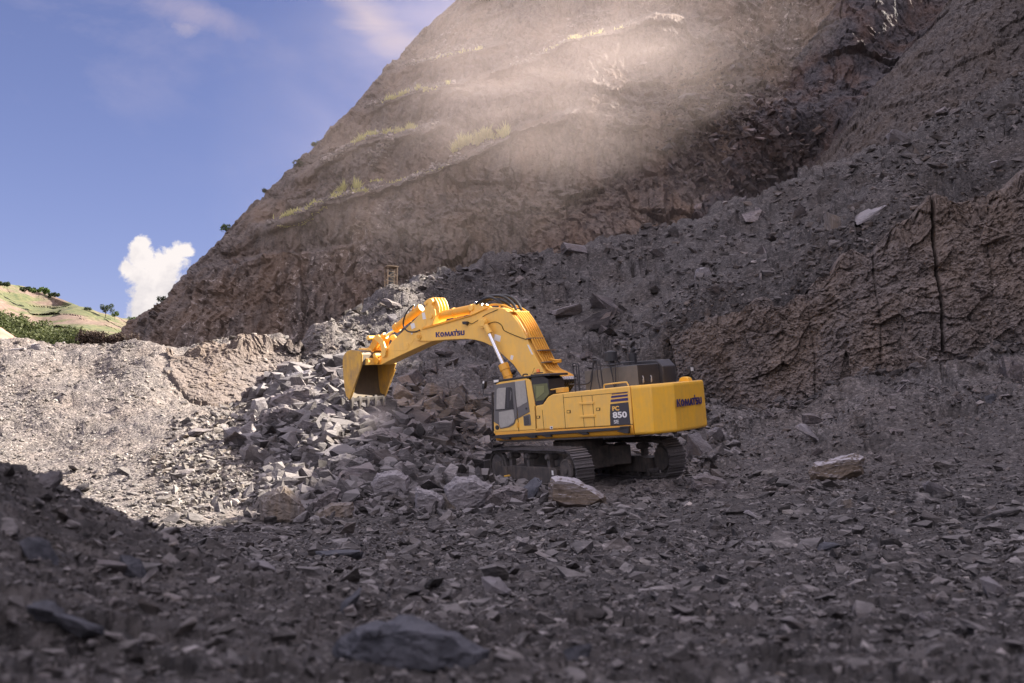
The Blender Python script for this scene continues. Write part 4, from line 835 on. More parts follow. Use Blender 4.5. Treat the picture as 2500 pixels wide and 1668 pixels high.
# bucket
HB = .93
prof = sh(c2, [(150, 590), (175, 568), (205, 558), (290, 572), (306, 600), (302, 690), (285, 750), (210, 978), (196, 1000), (163, 965), (150, 900), (138, 790), (132, 690), (135, 625)], HB)
nP = len(prof)
mb = MB(); mb.prism(prof, HB-.035, HB)
bk = mb.build('bucket', Ybk, ex, .006)
mb = MB(); mb.prism(prof, -HB, -HB+.035); mb.build('side_plate', Ybk, bk, .006)
shell = [prof[i] for i in (5, 4, 3, 2, 1, 0, 13, 12, 11, 10, 9, 8)]
cen = np.mean(np.array(prof), 0); inn = [tuple(np.array(q_)+(cen-np.array(q_))*.05/np.linalg.norm(cen-np.array(q_))) for q_ in shell]
mb = MB(); mb.prism(shell+inn[::-1], -HB+.03, HB-.03); mb.build('bucket_shell', simple('scraped bucket steel', (.15, .12, .08), .6, .2, dirt=.7, dirtcol=(.11, .095, .085)), bk, 0)
mb = MB(); mb.prism(sh(c2, [(196, 780), (215, 745), (250, 640), (262, 600), (296, 600), (298, 690), (282, 750), (208, 975), (165, 905)], HB), HB, HB+.022); mb.build('side_wear_plate', Ybk, bk, .006)
mb = MB(); mb.prism(sh(c2, [(266, 748), (290, 745), (205, 985), (190, 1000)], HB), HB, HB+.06); mb.build('side_cutter', Ybk, bk, .01)
mb = MB(); mb.prism(sh(c2, [(266, 748), (290, 745), (205, 985), (190, 1000)], HB), -HB-.06, -HB); mb.build('side_cutter', Ybk, bk, .01)
for y in (.30, -.30):
    mb = MB(); mb.prism(sh(c2, [(300, 600), (318, 560), (350, 545), (378, 548), (400, 600), (450, 640), (455, 668), (440, 692), (400, 690), (300, 690)], .36), y-.06, y+.06); mb.build('bucket_ear', Y1, bk, .012)
mb = MB(); mb.prism(sh(c2, [(300, 600), (345, 615), (400, 640), (405, 690), (302, 692)], .5), -.75, .75); mb.build('bucket_top_plate', Y1, bk, .01)
disc_on('pin', c2, (430, 655), 0, .10, .95, Y1, bk); disc_on('pin_cap', c2, (430, 655), .46, .13, .05, Y2, bk, 12)
lp = np.array(prof[8]); 
for k in range(5):
    y = HB-.10-k*(2*HB-.2)/4; d = np.array([.04, -1.]); d /= np.linalg.norm(d)
    mb = MB(); x0, z0 = lp; o_ = [(x0+.09, z0+.10), (x0-.05, z0+.12), (x0-.06, z0-.10), (x0+.02, z0-.34), (x0+.05, z0-.34), (x0+.10, z0-.08)]
    mb.prism(o_, y-.075, y+.075)
    for v in mb.bm.verts:
        if v.co.z < z0-.2: v.co.y = y+(v.co.y-y)*.45
    mb.build('tooth', Mtooth, bk, .012)
mb = MB(); mb.prism([(lp[0]-.06, lp[1]+.06), (lp[0]-.03, lp[1]-.06), (lp[0]+.07, lp[1]-.02), (lp[0]+.07, lp[1]+.08)], -HB, HB); mb.build('cutting_edge', Mtooth, bk, .01)
# hoist cylinders either side of the boom
for sg, y in ((1, .62), (-1, -.62)):
    def pt(p_): a = on(c2(*p_), 1, .62); return Vector((a[0], y, a[2]))
    A, B = pt((1550, 690)), pt((1605, 830)); D_ = (B-A).normalized(); foot_ = A+D_*((A.z-1.95)/abs(D_.z))
    mb = MB(); mb.tube([A, foot_], .155, 24); mb.tube([A-D_*.02, A+D_*.20], .178, 24); mb.tube([A+D_*.42, A+D_*.46], .17, 24); mb.tube([A+D_*.60, A+D_*.63], .17, 24); bcy = mb.build('boom_cylinder', Y2, ex, .01)
    top_ = pt((1392, 340)); mb = MB(); mb.tube([A, top_], .072, 20); mb.build('rod', Mchr, bcy, 0)
    mb = MB(); mb.tube([pt((1432, 415)), pt((1392, 340))], .10, 20); mb.disc(pt((1370, 320)), .13, .16); mb.build('cylinder_eye', Y1, bcy, .012)

# ================================================================== ROCKS
def hull_template(n, sx, sy, sz, seed, boxy=.6):
    r = np.random.default_rng(seed); p = r.uniform(-1, 1, (n, 3)); m = np.abs(p).max(1, keepdims=True); p = p/m**boxy
    p = p/np.linalg.norm(p, axis=1, keepdims=True)*(.75+.35*r.random((n, 1)))*1.0*(1-boxy)+p*boxy
    p *= [sx, sy, sz]; p[:, 0] += p[:, 2]*r.uniform(-.5, .5); bm = bmesh.new()
    for q in p: bm.verts.new(q)
    rs = bmesh.ops.convex_hull(bm, input=bm.verts); bmesh.ops.delete(bm, geom=[v for v in bm.verts if not v.link_faces], context='VERTS')
    return bm
def bm_arr(bm):
    bmesh.ops.triangulate(bm, faces=bm.faces); bm.verts.ensure_lookup_table(); bm.verts.index_update()
    V = np.array([v.co for v in bm.verts]); T = np.array([[v.index for v in f.verts] for f in bm.faces]); return V, T
TPL = []
for i in range(28):
    r = random.Random(i); TPL.append(bm_arr(hull_template(r.choice([9, 11, 13]), 1, r.uniform(.55, .9), r.uniform(.22, .6), 500+i)))
def rotm(a, tx, ty):
    n = len(a); ca, sa, cx, sx_, cy_, sy_ = np.cos(a), np.sin(a), np.cos(tx), np.sin(tx), np.cos(ty), np.sin(ty); Z = np.zeros(n); O = np.ones(n)
    Rz = np.stack([ca, -sa, Z, sa, ca, Z, Z, Z, O], -1).reshape(n, 3, 3); Rx = np.stack([O, Z, Z, Z, cx, -sx_, Z, sx_, cx], -1).reshape(n, 3, 3); Ry = np.stack([cy_, Z, sy_, Z, O, Z, -sy_, Z, cy_], -1).reshape(n, 3, 3)
    return Rx@Ry@Rz
def scatter(name, pos, size, tilt, mat, sink=.25, label=None, seed=0, lean=None):
    r = np.random.default_rng(seed); n = len(pos); ti = r.integers(0, len(TPL), n); Vs = []; Fs = []; off = 0
    R = rotm(r.uniform(0, 6.28, n), r.normal(0, tilt, n)+(lean or 0), r.normal(0, tilt, n)); sc3 = size[:, None]*r.uniform(.7, 1.3, (n, 3))
    for t, (V, T) in enumerate(TPL):
        m = np.where(ti == t)[0]
        if not len(m): continue
        A = np.einsum('nij,nvj->nvi', R[m], V[None]*sc3[m][:, None])+pos[m][:, None]; A[..., 2] += size[m][:, None]*.35-sink*size[m][:, None]
        Vs.append(A.reshape(-1, 3)); Fs.append((T[None]+(np.arange(len(m))*len(V))[:, None, None]+off).reshape(-1, 3)); off += len(m)*len(V)
    o = mesh_np(name, np.concatenate(Vs), np.concatenate(Fs), mat); tag(o, label, kind='stuff'); return o
def inpoly(px, py, poly):
    r = np.zeros(px.shape, bool); n = len(poly)
    for i in range(n):
        (x1, y1), (x2, y2) = poly[i], poly[(i+1) % n]
        if y1 == y2: continue
        c = ((y1 > py) != (y2 > py)) & (px < (x2-x1)*(py-y1)/(y2-y1)+x1); r ^= c
    return r
def under_machine(x, y, m=.12):
    dx, dy = x-2.277, y-32.949; a = (-.7933*dx+.6087*dy); b = (-.6034*dx-.7882*dy); c_, s_ = math.cos(rad(-23.32)), math.sin(rad(-23.32))
    return (np.abs(a*c_+b*s_) < 2.95+m) & (np.abs(-a*s_+b*c_) < 2.06+m)
def sample(poly, n, y0, y1, seed, dens=None):
    """spread n places over the stretch of ground that an outline in the survey photo covers"""
    r = np.random.default_rng(seed); res = []; tot = 0
    while tot < n:
        u = r.uniform(-.60, .60, n*6); Y = np.exp(r.uniform(math.log(y0), math.log(y1), n*6)); x = u*Y; z = Hb(x, Y)
        px, py = proj(np.stack([x, Y, z], -1)); m = inpoly(px, py, poly) if poly is not None else np.ones(len(x), bool)
        m &= ~under_machine(x, Y)
        if dens is not None: m &= r.random(len(x)) < dens(px, py, Y)
        q = np.stack([x, Y, z], -1)[m]; res.append(q); tot += len(q)
        if len(q) < 20: break
    q = np.concatenate(res)[:n]; q[:, 2] += Hn(q[:, 0], q[:, 1]); return q
def psize(n, a, b, k, seed):
    """power-law sizes between a and b"""
    u = np.random.default_rng(seed).random(n); return (a**-k+u*(b**-k-a**-k))**(-1/k)
M_floor = rock_mat('floor stones', dark=(.022, .021, .022), mid=(.082, .075, .072), light=(.31, .285, .27), warm=(.11, .085, .07), island=True, scale=1.6, bump=.5, dust=.30, warm_amt=.25, strata=(1, 1, 3))
heap = [(560, 1010), (700, 880), (800, 850), (980, 930), (1230, 1000), (1230, 1120), (1450, 1180), (1440, 1215), (1100, 1235), (760, 1262), (600, 1235), (500, 1210), (380, 1130), (420, 1030)]
heapcore = [(690, 900), (800, 870), (980, 940), (1230, 1010), (1220, 1120), (1200, 1200), (1000, 1235), (760, 1255), (640, 1220), (660, 1100), (560, 1100)]
talus = [(560, 985), (700, 880), (950, 715), (1060, 675), (1500, 595), (1700, 550), (2130, 365), (2560, 150), (2560, 500), (2130, 600), (1700, 800), (1630, 1000), (1200, 1000), (900, 960)]
lower = [(1560, 1080), (1640, 950), (1850, 1020), (2150, 930), (2560, 830), (2560, 1180), (2000, 1200), (1500, 1230)]
bankp = [(-60, 835), (480, 850), (560, 1000), (520, 1200), (300, 1290), (-60, 1130)]
scr = lambda pos, pxs: pos[:, 1]*pxs/F_*.5
def patchy(sc_, lo=.15, k=5):
    return lambda px, py, Y: np.clip(.5+.9*fbm(np.stack([px*sc_, py*sc_*1.4, 0*px], -1), 3, .6, k), lo, 1)
p = sample(heap, 9000, 22, 60, 1); scatter('rubble', p, scr(p, psize(9000, 5, 34, 1.7, 1)), .55, M_rub, .35, 'small broken slate rubble filling the heap left of the excavator', 1)
M_heap = rock_mat('heap rubble', dark=(.058, .053, .053), mid=(.122, .112, .110), light=(.235, .217, .213), warm=(.155, .13, .11), island=True, scale=1.6, bump=.55, dust=.7, warm_amt=.1, strata=(1, 1, 3.5))
TSAVE = TPL; TPL = [bm_arr(hull_template(random.Random(i).choice([10, 12, 14]), 1, random.Random(i).uniform(.65, .95), random.Random(i*3).uniform(.38, .8), 1500+i)) for i in range(24)]
p = sample(heapcore, 3600, 24, 60, 2); scatter('rubble', p, scr(p, psize(3600, 20, 84, 1.5, 2)), .5, M_heap, .15, 'coarse grey slate rubble piled between bucket and tracks', 2)
front = [(600, 1195), (1180, 1170), (1335, 1195), (1345, 1232), (1120, 1262), (780, 1272), (640, 1262)]
p = sample(front, 900, 24, 33, 12); scatter('rubble', p, scr(p, psize(900, 14, 62, 1.3, 12)), .5, M_heap, .2, 'broken blocks filling the front edge of the rock heap', 12)
p = sample([(1560, 1010), (1700, 980), (1800, 1100), (1700, 1160), (1640, 1120)], 260, 33, 50, 13); scatter('rubble', p, scr(p, psize(260, 16, 60, 1.2, 13)), .5, M_heap, .2, 'violet grey blocks behind the far track', 13)
TPL = TSAVE
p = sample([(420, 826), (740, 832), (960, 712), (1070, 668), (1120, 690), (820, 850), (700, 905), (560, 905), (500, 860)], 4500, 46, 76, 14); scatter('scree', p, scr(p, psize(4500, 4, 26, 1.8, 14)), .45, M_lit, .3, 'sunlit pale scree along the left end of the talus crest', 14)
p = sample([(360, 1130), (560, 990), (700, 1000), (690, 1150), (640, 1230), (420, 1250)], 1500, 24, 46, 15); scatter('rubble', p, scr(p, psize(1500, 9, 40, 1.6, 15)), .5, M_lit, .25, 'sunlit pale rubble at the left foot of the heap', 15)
tt = np.random.default_rng(3).random(900); q_ = np.stack([np.interp(tt, np.linspace(0, 1, len(fbot)), fbot[:, i]) for i in range(3)], -1); q_ = P(q_[:, 0], q_[:, 1], q_[:, 2]); q_[:, 1] += np.random.default_rng(4).uniform(-1.6, .1, 900); q_[:, 2] = Hf(q_[:, 0], q_[:, 1]); scatter('scree', q_, scr(q_, psize(900, 8, 46, 1.5, 16)), .5, M_scr, .2, 'fallen stones banked along the foot of the cut face', 16)
tt = np.random.default_rng(5).random(900); q_ = np.stack([np.interp(tt, np.linspace(0, 1, len(ftop)), ftop[:, i]) for i in range(3)], -1); q_ = P(q_[:, 0], q_[:, 1], q_[:, 2]); q_[:, 1] += np.random.default_rng(6).uniform(.0, 2.2, 900); q_[:, 2] = np.maximum(Hf(q_[:, 0], q_[:, 1]), q_[:, 2]-.2); scatter('scree', q_, scr(q_, psize(900, 7, 34, 1.6, 17)), .5, M_scr, .2, 'loose stones along the upper rim of the cut face', 17)
p = sample(talus, 19000, 42, 100, 3, patchy(.007)); scatter('scree', p, scr(p, psize(19000, 4, 52, 1.7, 3)), .35, M_scr, .3, 'loose grey scree covering the talus slope behind the excavator', 3, lean=.35)
p = sample(lower, 12000, 26, 56, 4, patchy(.008, .3)); scatter('scree', p, scr(p, psize(12000, 4, 34, 1.9, 4)), .4, M_scr, .35, 'grey scree below the drilled cut face', 4, lean=.15)
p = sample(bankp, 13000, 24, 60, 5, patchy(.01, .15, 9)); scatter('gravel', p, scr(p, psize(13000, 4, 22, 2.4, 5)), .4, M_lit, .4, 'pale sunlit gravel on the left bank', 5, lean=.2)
n = 64000; p = sample(None, n, 1.6, 34, 6, lambda px, py, Y: (py > 1150)*(py < 1760)*(px > -120)*(px < 2620)*1.0); scatter('gravel', p, scr(p, psize(n, 6, 80, 1.95, 6))*np.clip(1.1-.25*sst(p[:, 1], 10, 25), 0, 2), .4, M_floor, .30, 'dark stony gravel over the quarry floor', 6)
p = sample(None, 2600, 2.2, 33, 19, lambda px, py, Y: (py > 1150)*(py < 1760)*(px > -120)*(px < 2620)*1.0); scatter('gravel', p, scr(p, psize(2600, 7, 46, 1.7, 19)), .35, M_lit, .3, 'pale stone chips strewn among the dark floor gravel', 19)
# ---- boulders as things of their own
def boulder_mesh(i, flat, seed, cuts=3):
    bm = hull_template(12, 1, random.Random(seed).uniform(.6, .85), flat, seed, .75)
    bmesh.ops.triangulate(bm, faces=bm.faces); bmesh.ops.subdivide_edges(bm, edges=bm.edges, cuts=cuts, use_grid_fill=True)
    bm.verts.ensure_lookup_table(); V = np.array([v.co for v in bm.verts]); bm.normal_update(); N = np.array([v.normal for v in bm.verts])
    q = V+seed*3.1; lay = facet(q*np.array([1.2, 1.2, 7.])+3, seed)*.035+facet(q*np.array([3, 3, 5.]), seed+5)*.05+fbm(q*4, 4, .55, seed)*.035
    V = V+N*lay[:, None]
    for v, c in zip(bm.verts, V): v.co = c
    me = bpy.data.meshes.new('boulder'); bm.to_mesh(me); bm.free(); me.materials.append(M_boul)
    me.polygons.foreach_set('use_smooth', [True]*len(me.polygons)); me.set_sharp_from_angle(angle=rad(22)); me.update(); return me
BM = [boulder_mesh(i, f, 900+i) for i, f in enumerate([.62, .7, .5, .42, .33, .28, .55, .65, .38, .48, .25, .8])]
def boulder(px, py, wpx, hpx, tmpl, label, rz=0, tx=0, ty=0, group=None, Y=None, mat=None, name='boulder', cat='boulder', depth=.8, lift=0.0):
    """a boulder whose foot stands at the surveyed point, wpx by hpx across"""
    g_ = hit(px, py) if Y is None else P(px, py, Y); s = g_[1]/F_
    me = BM[tmpl % len(BM)]; o = bpy.data.objects.new(name, me); link(o)
    bb = np.array([v.co for v in me.vertices]); R = np.array((Matrix.Rotation(ty, 3, 'Y')@Matrix.Rotation(tx, 3, 'X')@Matrix.Rotation(rz, 3, 'Z')))
    q = bb@R.T; wx = np.ptp(q[:, 0]); wz_ = np.ptp(q[:, 2]); k = wpx*s/wx; kz = (hpx*1.18)*s/wz_
    Sx = np.diag([k, k*depth, kz]); A = Sx@R; o.matrix_world = Matrix([[*A[i], 0] for i in range(3)]+[[0, 0, 0, 1]])
    zmin = q[:, 2].min()*kz; o.matrix_world.translation = Vector((g_[0], g_[1]+.25*wpx*s, g_[2]-zmin-.14*hpx*s+lift))
    if mat: o.data = me.copy(); o.data.materials.clear(); o.data.materials.append(mat)
    return tag(o, label, cat, group)
M_tan = rock_mat('tan faced boulder', dark=(.09, .08, .072), mid=(.17, .15, .135), light=(.27, .25, .245), warm=(.25, .185, .125), warm_amt=.6, scale=1.0, bump=.5, dust=.3, strata=(3, 3, .6))
M_pale = rock_mat('pale boulder', dark=(.13, .12, .125), mid=(.22, .205, .21), light=(.31, .29, .295), warm=(.24, .20, .17), warm_amt=.25, scale=2.2, bump=.65, dust=.7, strata=(1, 1, 3))
M_bluer = rock_mat('blue slate boulder', dark=(.030, .032, .040), mid=(.062, .064, .074), light=(.13, .13, .145), warm=(.12, .11, .11), warm_amt=.2, scale=1.3, bump=.5, dust=.4)
hero = [
 (1100, 1250, 46, 44, 1, 'small dark brown faced block beside the pale cracked boulder', 0, 0, 0, M_tan),
 (1300, 1222, 60, 56, 5, 'upright blue grey shard leaning on the wedge boulder', .6, .4, -.9, M_bluer),
 (925, 1150, 100, 52, 6, 'dusty rounded boulder in the middle of the heap', .5, 0, 0, M_boul),
 (860, 1190, 90, 60, 0, 'grey block behind the rounded pale boulder', 1.9, .2, .1, M_boul),
 (705, 915, 70, 36, 8, 'dark layered slab at the top of the heap', .2, .1, -.1, M_boul),
 (815, 925, 70, 34, 4, 'tilted dark slab behind the bucket', .2, .2, .25, M_boul),
 (630, 1015, 50, 40, 0, 'small pale cube of rock left of the layered block', .6, 0, 0, M_pale),
 (560, 1085, 62, 42, 6, 'square pale block at the left foot of the heap', .3, 0, 0, M_pale),
 (480, 975 + 95, 60, 26, 5, 'narrow slab lying along the left gully', .2, 0, -.35, M_boul),
 (1045, 1085, 56, 52, 1, 'squat grey block in front of the bucket teeth', .2, 0, 0, M_boul),
 (985, 985, 60, 52, 7, 'pale squared boulder right of the bucket', .5, .3, .4, M_pale),
 (1010, 960, 70, 60, 9, 'ribbed grey boulder behind the pale squared one', 1.2, .2, -.2, M_boul),
 (935, 915, 42, 40, 1, 'pale knobby rock just right of the bucket top', .7, 0, 0, M_pale),
 (1470, 765, 92, 46, 6, 'dark angular boulder in the middle of the talus slope', .2, .1, .3, M_boul),
 (1380, 775, 90, 36, 4, 'flat dark slab left of the angular talus boulder', .1, 0, -.15, M_boul),
 (1460, 800, 110, 50, 3, 'broad sloping slab below the angular talus boulder', .1, .3, -.3, M_boul),
 (955, 800, 42, 34, 6, 'pale square rock above the bucket cylinder', .2, .1, .1, M_pale),
 (1720, 690, 46, 38, 0, 'grey cube of rock high on the talus', .3, 0, 0, M_pale),
 (1840, 500 + 40, 60, 30, 3, 'flat boulder on the talus crest below the gully', .2, 0, .1, M_boul),
 (2040, 572, 42, 56, 11, 'rounded brown boulder beside the white slab', .2, 0, 0, M_tan),
 (2145, 520, 130, 26, 10, 'long white slanting slab on the upper right talus', .05, .35, -.52, M_pale),
 (1955, 490 + 45, 60, 44, 6, 'grey boulder left of the rounded brown boulder', .9, 0, 0, M_boul),
 (2200, 345, 56, 30, 2, 'pale boulder on the upper right crest', .3, 0, 0, M_pale),
 (2440, 410, 46, 24, 8, 'flat pale rock near the right edge of the upper talus', .3, 0, -.3, M_pale),
 (2475, 930, 56, 60, 7, 'dark upright boulder at the right edge below the cut face', .3, 0, 0, M_boul),
 (2410, 990, 66, 30, 3, 'flat blue grey slab on the right scree', .1, 0, -.15, M_bluer),
 (1990, 1075, 66, 44, 5, 'tilted pale shard on the scree behind the long pale boulder', .4, .2, .5, M_pale),
 (1985, 1032, 50, 24, 8, 'flat rock just below the cut face', .2, 0, 0, M_boul),
 (1700, 1120, 70, 62, 6, 'pale violet block behind the far track', .3, 0, 0, M_pale),
 (1745, 1085, 60, 40, 2, 'smooth pale block behind the counterweight', 1.3, 0, 0, M_pale),
 (115, 1190, 56, 40, 3, 'white slab on the sunlit bank just above the dark mound', .2, 0, .2, M_pale),
 (85, 865, 34, 26, 0, 'pale boulder on the crest of the left bank', .2, 0, 0, M_pale),
 (30, 868, 56, 20, 4, 'flat rock at the left end of the bank crest', .2, 0, 0, M_pale),
 (410, 925, 36, 30, 1, 'tan rock beside the outcrop on the left bank', .2, 0, 0, M_tan),
 (275, 972, 26, 18, 1, 'small tan rock on the left gravel bank', .2, 0, 0, M_tan),
 (700, 1180, 90, 40, 3, 'flat pale slab behind the tan boulder', .5, .1, .1, M_pale),
 (620, 1130, 80, 40, 2, 'pale split boulder in the sunlit part of the heap', .9, .1, -.1, M_pale),
]
for (px, py, wp, hp_, tm, lab, rz, tx, ty, mt) in hero: boulder(px, py, wp, hp_, tm, lab, rz, tx, ty, mat=None if mt is M_boul else mt)
near = [
 (315, 1418, 70, 60, 1, 'upright dark rock at the foot of the near mound', .3, 0, .3, M_bluer),
 (255, 1400, 95, 34, 4, 'flat grey rock left of the upright dark rock', .2, 0, .25, M_boul),
 (850, 1500, 62, 56, 5, 'small black upright slab behind the big blurred boulder', .3, 0, -1.2, M_bluer),
 (820, 1372, 120, 26, 4, 'wide low slate slab in the shaded foreground', .2, 0, .05, M_bluer),
 (635, 1398, 70, 26, 8, 'flat white rock in the shaded foreground', .2, 0, .1, M_pale),
 (600, 1392, 60, 20, 3, 'thin pale rock left of the flat white rock', .2, 0, 0, M_pale),
 (175, 1555, 110, 52, 2, 'blurred violet rock on the near mound', .2, 0, 0, M_bluer),
 (90, 1380, 90, 60, 5, 'slanting violet slab on the slope of the near mound', .2, .3, .8, M_bluer),
 (100, 1520, 90, 46, 8, 'blue rock low on the near mound', .2, 0, 0, M_bluer),
 (1210, 1455, 76, 42, 1, 'pale rock near the middle of the foreground', .2, 0, .1, M_pale),
 (2070, 1250, 42, 30, 0, 'tan block on the dark floor', .2, 0, 0, M_tan),
 (2290, 1205, 54, 28, 2, 'pale flat topped rock on the right floor', .2, 0, 0, M_pale),
 (2435, 1455, 74, 42, 1, 'pale lumpy rock in the right foreground', .6, 0, 0, M_pale),
 (2250, 1530, 56, 30, 6, 'small white rock in the right foreground', .6, 0, 0, M_pale),
 (2030, 1345, 90, 22, 5, 'long violet sliver of slate on the floor', .6, 0, -.2, M_bluer),
 (1850, 1270, 48, 22, 5, 'tilted pale sliver on the dark floor', .6, 0, .4, M_pale),
 (1400, 1620, 110, 40, 3, 'low dark rock right of the big blurred boulder', .6, 0, 0, M_bluer),
]
for (px, py, wp, hp_, tm, lab, rz, tx, ty, mt) in near: boulder(px, py, wp, hp_, tm, lab, rz, tx, ty, mat=None if mt is M_boul else mt, name='rock', cat='rock')
BMP = []
for me in BM: m2 = me.copy(); m2.materials.clear(); m2.materials.append(M_lit); BMP.append(m2)
def many(poly, n, y0, y1, a, b, seed, label, group, tlt=.3, dens=None):
    p = sample(poly, n, y0, y1, seed, dens); s = psize(n, a, b, 1.5, seed); r = random.Random(seed)
    for q, w_ in zip(p, s):
        o = bpy.data.objects.new('rock', (BMP if seed == 22 else BM)[r.randrange(len(BM))]); link(o); k = w_*q[1]/F_*.5
        o.scale = (k*r.uniform(.8, 1.2), k*r.uniform(.7, 1.1), k*r.uniform(.6, 1.0)); o.rotation_euler = (r.gauss(.15, tlt), r.gauss(0, tlt), r.uniform(0, 6.28)); o.location = (q[0], q[1], q[2]+k*.22)
        tag(o, label, 'rock', group)
many(heapcore, 112, 24, 58, 40, 92, 21, 'grey slate block in the rock heap between the bucket and the tracks', 'blocks in the rock heap', .45)
many([(380, 1130), (600, 1000), (690, 1100), (640, 1235), (480, 1210)], 44, 24, 50, 26, 56, 22, 'pale sunlit block at the left foot of the rock heap', 'sunlit blocks left of the heap', .4)
many(talus, 95, 42, 100, 26, 62, 23, 'dark grey block on the talus slope behind the excavator', 'blocks on the talus slope', .3)
many(lower, 34, 28, 56, 24, 52, 24, 'grey block on the scree below the drilled cut face', 'blocks below the cut face', .3)

def outlined(pts, label, mat, dpt=.8, seed=0, name='boulder', cat='boulder', foot=None, flat_top=0.0, rough=1.0, Y=None):
    """a solid boulder: its widest section follows the surveyed outline, with rounded front and back"""
    A = np.array(pts, float); fx, fy = (A[:, 0].mean(), A[:, 1].max()) if foot is None else foot; Y0 = hit(fx, fy)[1] if Y is None else Y
    s = Y0/F_; d = dpt*np.ptp(A[:, 0])*s; c = A.mean(0); sd = P(A[:, 0], A[:, 1], Y0+d*.45)
    low = np.array([c[0], A[:, 1].max()]); f1 = c+(A-c)*.82+[0, np.ptp(A[:, 1])*.09]; f2 = c+(A-c)*.74-[0, np.ptp(A[:, 1])*.02]
    V = np.concatenate([sd, P(f1[:, 0], f1[:, 1], Y0), P(f2[:, 0], f2[:, 1], Y0+d)]); V = np.concatenate([V, sd[A[:, 1] > c[1]]-[0, 0, .3*np.ptp(A[:, 1])*s]])
    org = V.mean(0); V -= org; bm = bmesh.new()
    for v in V: bm.verts.new(v)
    bmesh.ops.convex_hull(bm, input=bm.verts); bmesh.ops.delete(bm, geom=[v for v in bm.verts if not v.link_faces], context='VERTS'); bmesh.ops.triangulate(bm, faces=bm.faces)
    L = np.ptp(V[:, 0])
    for _ in range(4):
        ed = [e for e in bm.edges if e.calc_length() > L*.05]
        if ed: bmesh.ops.subdivide_edges(bm, edges=ed, cuts=1); bmesh.ops.triangulate(bm, faces=bm.faces)
    bm.normal_update(); V = np.array([v.co for v in bm.verts]); N = np.array([v.normal for v in bm.verts]); q = V/L*2+seed*2.3
    th_ = .5*math.sin(seed); q = q@np.array([[math.cos(th_), 0, -math.sin(th_)], [0, 1, 0], [math.sin(th_), 0, math.cos(th_)]])
    k = L*.5*rough*(facet(q*np.array([1.5, 1.5, 4.])+3, seed)*.05+facet(q*np.array([3.5, 3.5, 9.]), seed+5)*.03+fbm(q*6, 4, .6, seed)*.028)
    V = V+N*k[:, None]
    for v, c_ in zip(bm.verts, V): v.co = c_
    me = bpy.data.meshes.new(name); bm.to_mesh(me); bm.free(); me.materials.append(mat); me.polygons.foreach_set('use_smooth', [True]*len(me.polygons)); me.set_sharp_from_angle(angle=rad(24))
    o = link(bpy.data.objects.new(name, me)); o.location = org; return tag(o, label, cat)
M_wedge = rock_mat('pale topped brown rock', dark=(.085, .07, .055), mid=(.16, .13, .105), light=(.36, .34, .355), warm=(.20, .145, .095), warm_amt=.5, scale=1.2, bump=.4, dust=1.0, strata=(.6, 1, 5))
outlined([(1339, 1180), (1346, 1165), (1360, 1161), (1400, 1167), (1453, 1192), (1480, 1213), (1462, 1226), (1444, 1232), (1378, 1230), (1339, 1216)], 'large pale wedge boulder with flat top lying in front of the near track', M_wedge, .75, 3, rough=.6)
outlined([(632, 1217), (668, 1192), (696, 1186), (732, 1217), (745, 1248), (743, 1268), (665, 1268), (638, 1257)], 'big tan and grey angular boulder at the sunlit left end of the rock heap', M_tan, .8, 5)
outlined([(904, 1185), (920, 1154), (969, 1148), (998, 1163), (1002, 1195), (937, 1212), (906, 1199)], 'rounded pale boulder on top of the front rock heap', M_pale, .8, 7, foot=(950, 1222))
outlined([(763, 1265), (771, 1249), (808, 1228), (862, 1225), (866, 1254), (830, 1270)], 'low brown slab boulder right of the tan boulder', M_tan, .6, 9)
outlined([(745, 1246), (752, 1228), (819, 1190), (832, 1197), (824, 1220), (768, 1252)], 'dark slanting slab leaning behind the low brown slab', M_boul, .5, 11)
outlined([(1012, 1220), (1016, 1190), (1058, 1199), (1084, 1214), (1083, 1257), (1018, 1250)], 'pale blocky boulder with cracked face in the front row of the heap', M_pale, .8, 13)
outlined([(1085, 1190), (1112, 1164), (1160, 1162), (1202, 1185), (1190, 1215), (1165, 1232), (1112, 1248), (1086, 1216)], 'broad pale rounded boulder behind the dark brown block', M_pale, .7, 15)
outlined([(1179, 1220), (1203, 1198), (1243, 1183), (1291, 1193), (1285, 1231), (1218, 1240), (1185, 1236)], 'flat grey brown slab in front of the track frame', M_boul, .6, 17)
outlined([(1686, 1185), (1688, 1162), (1713, 1156), (1760, 1168), (1779, 1178), (1782, 1196), (1704, 1202)], 'grey boulder alone on the ground right of the tracks', M_boul, .6, 19)
outlined([(1976, 1152), (1989, 1132), (2040, 1118), (2085, 1110), (2109, 1116), (2110, 1143), (2050, 1168), (1984, 1160)], 'long pale boulder with striped side on the right floor', M_wedge, .6, 21)
outlined([(638, 994), (660, 970), (714, 945), (766, 938), (770, 968), (716, 999), (650, 1002)], 'long flat slate slab lying high on the left of the heap', M_boul, .5, 23)
outlined([(687, 940), (701, 915), (759, 902), (765, 918), (735, 934), (695, 946)], 'pale flat slab above the long slate slab', M_pale, .6, 25)
outlined([(629, 1036), (643, 1003), (696, 985), (737, 1014), (733, 1038), (670, 1046)], 'layered grey block with ragged end below the long slab', M_boul, .7, 27)
outlined([(820, 1590), (838, 1560), (876, 1526), (1008, 1514), (1117, 1541), (1191, 1589), (1188, 1621), (1064, 1636), (878, 1626)], 'large blurred blue grey boulder nearest the camera', M_bluer, .6, 29, name='rock', cat='rock')
outlined([(860, 1090), (885, 1058), (935, 1045), (975, 1062), (980, 1090), (930, 1108), (880, 1110)], 'dust veiled round boulder in the middle of the heap', M_boul, .8, 31)
outlined([(795, 1150), (800, 1120), (845, 1105), (890, 1125), (895, 1158), (840, 1172)], 'grey rounded block left of the dust veiled boulder', M_heap, .8, 33)
